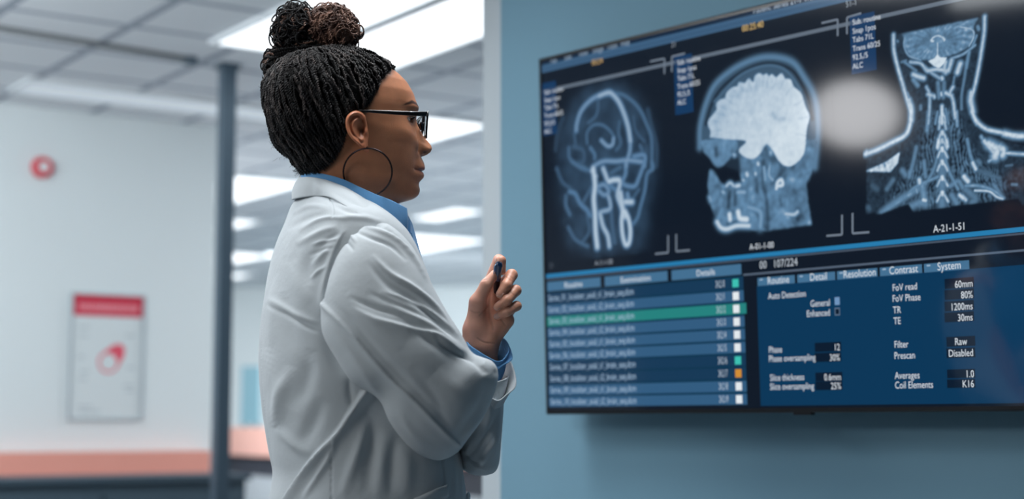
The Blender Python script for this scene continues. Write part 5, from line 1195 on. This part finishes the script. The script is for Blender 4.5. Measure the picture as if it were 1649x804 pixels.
# surface for laying braids on: cap where there is hair, skull elsewhere
SV = np.where(inm[..., None], CV, HV + HN * .001).reshape(-1, 3); sbvh = BVHTree.FromPolygons(SV.tolist(), HF_faces)
QC = head_pt(hx(545), 0, hz(190))
def surf(dirs):
    out = []
    for d in dirs:
        h = sbvh.ray_cast(Vector(QC + np.asarray(d) * .3), Vector(-np.asarray(d)), .3); out.append(np.array(h[0]) if h[0] is not None else QC + np.asarray(d) * .1)
    return np.array(out)
def slerp(a, b, n):
    w = math.acos(max(-1, min(1, float(a @ b)))); t = np.linspace(0, 1, n)[:, None]; return (np.sin((1 - t) * w) * a + np.sin(t * w) * b) / math.sin(w)
class Braids:
    def __init__(s): s.V = []; s.F = []; s.n = 0
    def add(s, P, r=.0015, hel=.0012, pitch=.0085, sides=5, step=.0015, taper=True, strands=2):
        P = np.asarray(P, float); L = np.linalg.norm(np.diff(P, axis=0), axis=1).sum(); n = max(8, int(L / step)); P = spline(P, n); T_, N_, B_ = frames(P)
        s0 = np.linspace(0, L, n); env = np.clip(np.minimum(s0 / .006, (L - s0) / .004), .25, 1) if taper else np.ones(n); ph0 = rs.uniform(0, 6.28)
        a = np.linspace(0, 2 * math.pi, sides, endpoint=False)
        for k in range(strands):
            phs = ph0 + k * 2 * math.pi / strands + s0 / pitch * 2 * math.pi; C_ = P + (N_ * np.cos(phs)[:, None] + B_ * np.sin(phs)[:, None]) * hel
            V = (C_[:, None] + (N_[:, None] * np.cos(a)[None, :, None] + B_[:, None] * np.sin(a)[None, :, None]) * (r * env)[:, None, None]).reshape(-1, 3)
            Fq = (np.arange(n - 1)[:, None, None] * sides + np.stack([np.arange(sides), (np.arange(sides) + 1) % sides, (np.arange(sides) + 1) % sides + sides, np.arange(sides) + sides], 1)[None]).reshape(-1, 4)
            s.V.append(V); s.F.append(Fq + s.n); s.n += len(V)
    def build(s, name, m, parent):
        V = np.vstack(s.V); Fq = np.vstack(s.F); me = bpy.data.meshes.new(name); base = root_loc(parent); V = V - base
        me.vertices.add(len(V)); me.vertices.foreach_set('co', V.ravel()); me.loops.add(Fq.size); me.polygons.add(len(Fq)); me.loops.foreach_set('vertex_index', Fq.ravel().astype(np.int32))
        me.polygons.foreach_set('loop_start', np.arange(0, Fq.size, 4, dtype=np.int32)); me.update(calc_edges=True); me.polygons.foreach_set('use_smooth', [True] * len(Fq)); me.materials.append(m)
        o = bpy.data.objects.new(name, me); sc.collection.objects.link(o); o.parent = parent; return o
bun_c = head_pt(hx(505), 0, hz(92)); bdir = nrm(bun_c - QC)
e1 = nrm(np.cross(bdir, HL)); e2 = np.cross(bdir, e1)
bb_ = Braids(); bg_ = Braids()
# starting points along the hairline, both sides and round the nape
hlp = spline(hair_line, 400)[4:-10]; seg = np.concatenate([[0], np.cumsum(np.linalg.norm(np.diff(hlp, axis=0), axis=1))])
starts = []
for side in (-1, 1):
    for q in np.arange(0, seg[-1], 4.6):
        k = np.searchsorted(seg, q); k = min(k, len(hlp) - 1); x, y = hlp[k]
        dd_ = np.hypot(LX - x, LY - y) + 1e3 * (np.sign(Y) != side); row = np.unravel_index(dd_.argmin(), dd_.shape)[0]; Xr, Yr = X[row], Y[row]; m_ = (np.sign(Yr) == side) | (np.abs(Yr) < 1e-4); xx = np.where(m_, np.abs(LX[row] - x), 1e9); j = xx.argmin()
        if xx[j] < 6: starts.append(HV[row, j])
for t in np.linspace(-1, 1, 15):                        # front hairline across the forehead
    row = np.abs(pys - (101 + 3 * t * t)).argmin(); m_ = np.where(np.cos(th) > 0, np.abs(Y[row] - t * .048), 9); starts.append(HV[row, m_.argmin()])
for t in np.linspace(-1, 1, 24):                        # nape
    row = np.abs(pys - 277).argmin(); m_ = np.where(np.cos(th) < 0, np.abs(Y[row] - t * .05), 9); starts.append(HV[row, m_.argmin()])
starts = np.array(starts)
# further braids rising in the middle of the back and sides
for _ in range(230):
    i = rs.integers(40, 190); j = rs.integers(0, NA)
    if inm[i, j] and pys[i] > 120: starts = np.vstack([starts, HV[i, j]])
for S0 in starts:
    d0_ = nrm(S0 - QC); az = math.atan2((d0_ @ e2), (d0_ @ e1)) + rs.normal(0, .13); d1_ = nrm(bdir * 1.0 + (e1 * math.cos(az) + e2 * math.sin(az)) * .34)
    n_ = 26; D_ = slerp(d0_, d1_, n_); side_ = np.cross(D_[0], D_[-1]); wv = np.sin(np.linspace(0, math.pi, n_)) * rs.normal(0, .075) + np.sin(np.linspace(0, 2 * math.pi, n_)) * rs.normal(0, .045); D_ = D_ + wv[:, None] * side_[None]; D_ /= np.linalg.norm(D_, axis=1)[:, None]
    Pq = surf(D_); lift = np.interp(np.linspace(0, 1, n_), [0, .12, 1], [.0008, .0022, .0036]) + np.sin(np.linspace(0, math.pi, n_)) * rs.uniform(-.0006, .0035)
    Pq = Pq + D_ * lift[:, None]; Pq[1:-1] = (Pq[:-2] + Pq[1:-1] * 2 + Pq[2:]) / 4
    kq = rs.uniform(.55, 1.12); Pq[2:-2] += rs.normal(0, .0011, (n_ - 4, 3)); (bg_ if rs.random() < .16 else bb_).add(Pq, .0015 * kq, .0013 * kq, rs.uniform(.0065, .011))
# loose braid hanging at the back of the head
def loopp(pts): return [Wd(p) for p in pts]
bb_.add(loopp([(446, 148, -.02), (441, 165, -.02), (438, 190, -.02), (436, 210, -.022), (437, 222, -.022), (444, 236, -.022), (456, 248, -.020), (466, 254, -.016)]), .0018, .0015, .009)
bb_.add(loopp([(452, 140, -.05), (450, 165, -.05), (462, 195, -.055), (470, 215, -.05), (480, 235, -.04)]), .0016, .0013, .008)
scalp_braids = bb_.build('scalp_braids', hair_black, hair); bg_.build('highlighted_braids', hair_grey, hair)
# fine flyaway hairs at nape and front
fw_ = MB()
for _ in range(60):
    if rs.random() < .6: s_ = Wd((rs.uniform(478, 492), rs.uniform(270, 282), rs.uniform(-.03, .03))); dv_ = np.array([-rs.uniform(.2, 1), rs.normal(0, .5), rs.uniform(-.8, .5)])
    else: s_ = Wd((rs.uniform(440, 470), rs.uniform(180, 262), rs.uniform(-.03, .02))) ; dv_ = np.array([-1, rs.normal(0, .5), rs.normal(0, .6)])
    dv_ = nrm(dv_) * rs.uniform(.004, .009); fw_.tube(spline([s_, s_ + dv_ * .6 + rs.normal(0, .0015, 3), s_ + dv_ + rs.normal(0, .0025, 3)], 7), .00016, 4)
tag(fw_.build('flyaway_hairs', hair_black, hair), kind='stuff')

frz = MB()
for _ in range(900):
    i = rs.integers(20, 205); j = rs.integers(0, NA)
    if not inm[i, j]: continue
    p = CV[i, j] + HN[i, j] * .003; t_ = nrm(rs.normal(0, 1, 3)); q = [p, p + HN[i, j] * rs.uniform(.001, .004) + t_ * .003, p + HN[i, j] * rs.uniform(.0005, .004) + t_ * rs.uniform(.005, .010)]
    frz.tube(spline(q, 5), .00022, 3, cap=False)
tag(frz.build('frizz', hair_black, hair), kind='stuff')

# ---- bun: four lobes of coiled braids
def lobe(name, c, r, m, nb, seed, tilt, loops, rb=.0016):
    r_ = np.random.default_rng(seed); c0 = Wd(c); r = np.array(r); mb = MB(); V, Fq = sphere(c0, 1.0, 24, 32, tuple(r * .90)); mb.add(V, Fq); core = mb.build('bun_core', hair_core, hair, True)
    B = Braids(); B2 = Braids(); tl = nrm(tilt)
    for k in range(nb):
        ax1 = nrm(tl + r_.normal(0, .42, 3)); u = nrm(np.cross(ax1, r_.normal(0, 1, 3))); v = np.cross(ax1, u); off = r_.uniform(-.88, .88); ang = np.linspace(0, r_.uniform(2.2, 4.2), 16) + r_.uniform(0, 6.28); rad = r_.uniform(.90, 1.05)
        q = (u[None] * np.cos(ang)[:, None] + v[None] * np.sin(ang)[:, None]) * math.sqrt(1 - off * off) + ax1 * off
        q = q * (rad + .07 * np.sin(ang * r_.uniform(2, 6) + r_.uniform(0, 6)))[:, None] + ax1 * (.13 * np.sin(ang * r_.uniform(3, 7) + r_.uniform(0, 6)))[:, None]
        (B if (m is hair_brown or r_.random() > .25) else B2).add(c0 + q * r, rb * r_.uniform(.5, .85), .0010, r_.uniform(.006, .013), step=.0016)
    for k in range(loops):            # small curls standing off the surface
        d = nrm(r_.normal(0, 1, 3) + np.array([0, -.35, .25])); p = c0 + d * r * r_.uniform(.90, 1.10); t1 = nrm(np.cross(d, r_.normal(0, 1, 3))); R1 = r_.uniform(.005, .013); a = np.linspace(0, r_.uniform(4.0, 7.0), 18)
        w = nrm(d * r_.uniform(.15, .8) + np.cross(d, t1)); q = p + (t1[None] * np.cos(a)[:, None] + w[None] * np.sin(a)[:, None]) * R1 + d * .001; B.add(q, .0009, .0008, .0055, step=.0012)
    if B2.n: B2.build('highlighted_braids', hair_brown, hair)
    return B.build(name, m, hair)
lobe('bun', (480, 53, -.005), (.037, .038, .042), hair_black, 140, 1, (.5, .2, .8), 150)
lobe('bun', (533, 50, -.010), (.042, .038, .040), hair_brown, 190, 2, (.9, .1, -.4), 130)
lobe('bun', (448, 107, -.004), (.024, .028, .027), hair_black, 70, 3, (.3, .7, .5), 55)
lobe('bun', (505, 83, .005), (.062, .044, .022), hair_black, 70, 4, (0, .15, 1), 22)
B = Braids()           # pale brown strands curling in the lower left lobe
for k in range(9):
    a = np.linspace(-.4, 3.6, 12); R1 = .007 + .0017 * k; c0 = Wd((456 + k * .8, 108, -.040 + .0008 * k)); B.add(c0 + np.stack([np.cos(a) * R1 * .8, -.002 * np.sin(a), np.sin(a) * R1 * 1.1], 1), .0014, .0009, .010)
B.build('brown_curls', hair_brown, hair)
# band of wrapped braids round the foot of the bun
B = Braids(); tc0 = Wd((492, 92, -.002))
for k in range(9):
    a = np.linspace(0, 2 * math.pi, 40); B.add(tc0 + np.stack([np.cos(a) * (.056 + .0008 * (k % 3)), np.sin(a) * (.046 + .001 * (k % 3)), -.004 + .0022 * k - .0075 + np.cos(a) * .004 + .001 * np.sin(a * 2 + k)], 1), .0017, .0013, .009, taper=False)
B.build('hair_tie', hair_core, hair)

# ------------------------------------------------------------------ glasses, earring, pen
gl_m = mat('black_glasses_plastic', (14, 14, 18), 0.18, spec=0.6); 
lens_m, nt, b = new_mat('clear_lens'); b.inputs['Transmission Weight'].default_value = 1.0; b.inputs['Roughness'].default_value = 0.0; b.inputs['IOR'].default_value = 1.02; b.inputs['Base Color'].default_value = (1, 1, 1, 1)
def hp(px, y, py):     # point at lateral offset y of the head seen at a photo pixel
    return onplane(px, py, H0 + HL * y, HL)
gl = thing('glasses', hp(681, 0, 200), 'black square-rimmed glasses worn on the woman\'s nose', 'glasses')
def rect_bar(P, h, w, up=UP):
    P = np.asarray(P); T_, _, _ = frames(P); s_ = np.cross(T_, up); s_ /= np.linalg.norm(s_, axis=1)[:, None]; h = np.broadcast_to(h, len(P)); w = np.broadcast_to(w, len(P)); V = []
    prof = [(-1, -.6), (-1, .6), (-.6, 1), (.6, 1), (1, .6), (1, -.6), (.6, -1), (-.6, -1)]
    for i in range(len(P)): V += [P[i] + s_[i] * (a * w[i] / 2) + up * (b_ * h[i] / 2) for a, b_ in prof]
    return V, grid_faces(len(P), 8, True) + [list(range(8)), [(len(P) - 1) * 8 + i for i in range(8)][::-1]]
gpy = lambda y: 0
YT = .069
def gfront(ya, py): # frame plane: curved slightly round the face
    xl = hx(683.5) - .010 * (ya / .066) ** 2 - .00006 * (py - 182) ; P0_ = head_pt(xl, -abs(ya), hz(py)); return head_pt(xl, ya, W(575, py, P0_[1])[2] - H0[2])
for sgn in (-1, 1):
    loop = [(.009, 181.5), (.030, 180.0), (.050, 180.5), (.0645, 182), (.0655, 190), (.0640, 208), (.0600, 218), (.050, 221.5), (.030, 222), (.015, 220), (.0085, 208), (.0080, 192)]
    P = np.array([gfront(sgn * a, p) for a, p in loop]); P = spline(np.vstack([P, P[:1]]), 73)[:-1]; n = len(P)
    cen = P.mean(0); V = []
    for i in range(n):
        o = nrm(P[i] - cen); topw = .0050 if P[i][2] > gfront(0, 186)[2] else .0034
        for (a, b_) in ((-1, -.5), (-1, .5), (-.5, 1), (.5, 1), (1, .5), (1, -.5), (.5, -1), (-.5, -1)): V.append(P[i] + o * (a * topw / 2) + HF * (b_ * .0034 / 2))
    rm = mesh('rim', V, grid_faces(n, 8, True) + [[(n - 1) * 8 + j, (n - 1) * 8 + (j + 1) % 8, (j + 1) % 8, j] for j in range(8)], gl_m, gl)
    V = [p for p in P] + [cen + HF * .0006]; V2 = [p - HF * .0016 for p in V]
    mesh('lens', V + V2, [[i, (i + 1) % n, n] for i in range(n)] + [[(i + 1) % n + n + 1, i + n + 1, 2 * n + 1] for i in range(n)] + [[i, i + n + 1, (i + 1) % n + n + 1, (i + 1) % n] for i in range(n)], lens_m, rm)
    P = [gfront(sgn * .0640, 183.5) + HF * .001, hp(676, -.0690, 183.3) if sgn < 0 else head_pt(hx(672), .0690, hz(183.3)), head_pt(hx(650), sgn * .0725, hz(182.6)), head_pt(hx(620), sgn * .0765, hz(181)), head_pt(hx(590), sgn * .0790, hz(179.5)), head_pt(hx(566), sgn * .0800, hz(180)), head_pt(hx(556), sgn * .0800, hz(190))]
    if sgn < 0: P = [gfront(-.0640, 183.5) + HF * .001] + [hp(p, -y, q) for p, y, q in ((672, .0715, 183.3), (655, .0745, 182.6), (640, .0765, 181.9), (612, .0785, 180.3), (590, .0795, 179.2), (572, .0790, 180.5), (562, .0790, 190))]
    V, Fq = rect_bar(spline(P, 50), np.interp(np.linspace(0, 1, 50), [0, .12, .5, .8, 1], [.0078, .0076, .0060, .0040, .003]), .0026); tm_ = mesh('temple', V, Fq, gl_m, gl, True)
    mb = MB(); 
    nc = gfront(sgn * .0085, 203) - HF * .006; V, Fq = sphere(nc, .0062, 12, 16, (.45, .5, 1.25)); mb.add(V, Fq); mb.tube([gfront(sgn * .0085, 197), nc + UP * .002], .0009, 6); mb.build('nose_pad', gl_m, gl, True)
mb = MB(); mb.tube(spline([gfront(-.0095, 186), gfront(0, 184) + HF * .002, gfront(.0095, 186)], 12), .0021, 10); mb.build('bridge', gl_m, gl, True)
hinge_m = mat('silver_hinge', (190, 194, 200), 0.2, 1.0)
mb = MB(); p = hp(668, -.0755, 180.6); mb.tube([p, hp(658, -.0765, 180.0)], .0006, 6); mb.build('hinge_inlay', hinge_m, gl, True)

ear_m = mat('dark_gunmetal', (48, 40, 44), 0.25, 0.85)
er = thing('hoop_earring', Wd((592, 238, -.088)), 'large thin dark twisted hoop earring hanging from her ear lobe', 'earring')
RC = Wd((592.0, 277.5, -.074)); a = np.linspace(0, 2 * math.pi, 260, endpoint=False); V = []
ux = np.array([1.0, -.22, 0]); 
rr_ = .0392
P = RC + np.cos(a)[:, None] * ux * rr_ + np.sin(a)[:, None] * nrm([0, -.42, 1]) * rr_ * .985
T_ = np.roll(P, -1, 0) - np.roll(P, 1, 0); T_ /= np.linalg.norm(T_, axis=1)[:, None]; rad_ = P - RC; rad_ /= np.linalg.norm(rad_, axis=1)[:, None]; bn = np.cross(T_, rad_)
t8 = np.linspace(0, 2 * math.pi, 10, endpoint=False)
for i in range(len(a)):
    for q in t8: r0_ = .0013 * (1 + .22 * math.cos(3 * (q + a[i] * 26 / 3 * 3))); V.append(P[i] + rad_[i] * math.cos(q) * r0_ + bn[i] * math.sin(q) * r0_)
n = len(a); mesh('ring', V, grid_faces(n, 10, True) + [[(n - 1) * 10 + j, (n - 1) * 10 + (j + 1) % 10, (j + 1) % 10, j] for j in range(10)], ear_m, er)
mb = MB(); mb.tube(spline([RC + UP * rr_, Wd((591.5, 236.5, -.090)), Wd((590, 238, -.082))], 8), .0007, 8); mb.build('ear_wire', ear_m, er, True)

pen_b = mat('navy_pen_plastic', (16, 44, 84), 0.15, spec=0.6, coat=.5); pen_d = mat('dark_pen_grip', (20, 22, 36), 0.4); pen_c = mat('polished_clip', (150, 170, 190), 0.12, 0.9)
pA = Wd((803.5, 424, -.030)); pB = Wd((798.5, 470, .004)); pu = nrm(pB - pA); pl = np.linalg.norm(pB - pA)
pen = thing('pen', pA, 'short glossy navy blue pen held between thumb and fingertips', 'pen')
def lathe(p0, u, prof, n=28):
    s1_ = nrm(np.cross(u, [0, 0, 1.0])); s2_ = np.cross(u, s1_); V = []
    for (x, r) in prof:
        for k in range(n): t = 2 * math.pi * k / n; V.append(p0 + u * x + (s1_ * math.cos(t) + s2_ * math.sin(t)) * r)
    return V, grid_faces(len(prof), n, True) + [list(range(n)), [(len(prof) - 1) * n + i for i in range(n)][::-1]]
V, Fq = lathe(pA, pu, [(-.002, .0020), (-.0012, .0042), (.001, .0056), (.004, .0062), (.03, .0060), (.032, .0058)]); mesh('cap', V, Fq, pen_b, pen)
V, Fq = lathe(pA, pu, [(.031, .0054), (.045, .0050), (pl, .0036), (pl + .004, .001)]); mesh('barrel', V, Fq, pen_d, pen)
cs_ = nrm(np.array([-.7, -.7, 0]) - pu * np.dot([-.7, -.7, 0], pu)); V, Fq = rect_bar(spline([pA + pu * .000 + cs_ * .005, pA + pu * .004 + cs_ * .0085, pA + pu * .02 + cs_ * .0082, pA + pu * .028 + cs_ * .0070], 12), .0020, .0014, nrm(np.cross(pu, cs_))); mesh('clip', V, Fq, pen_c, pen)
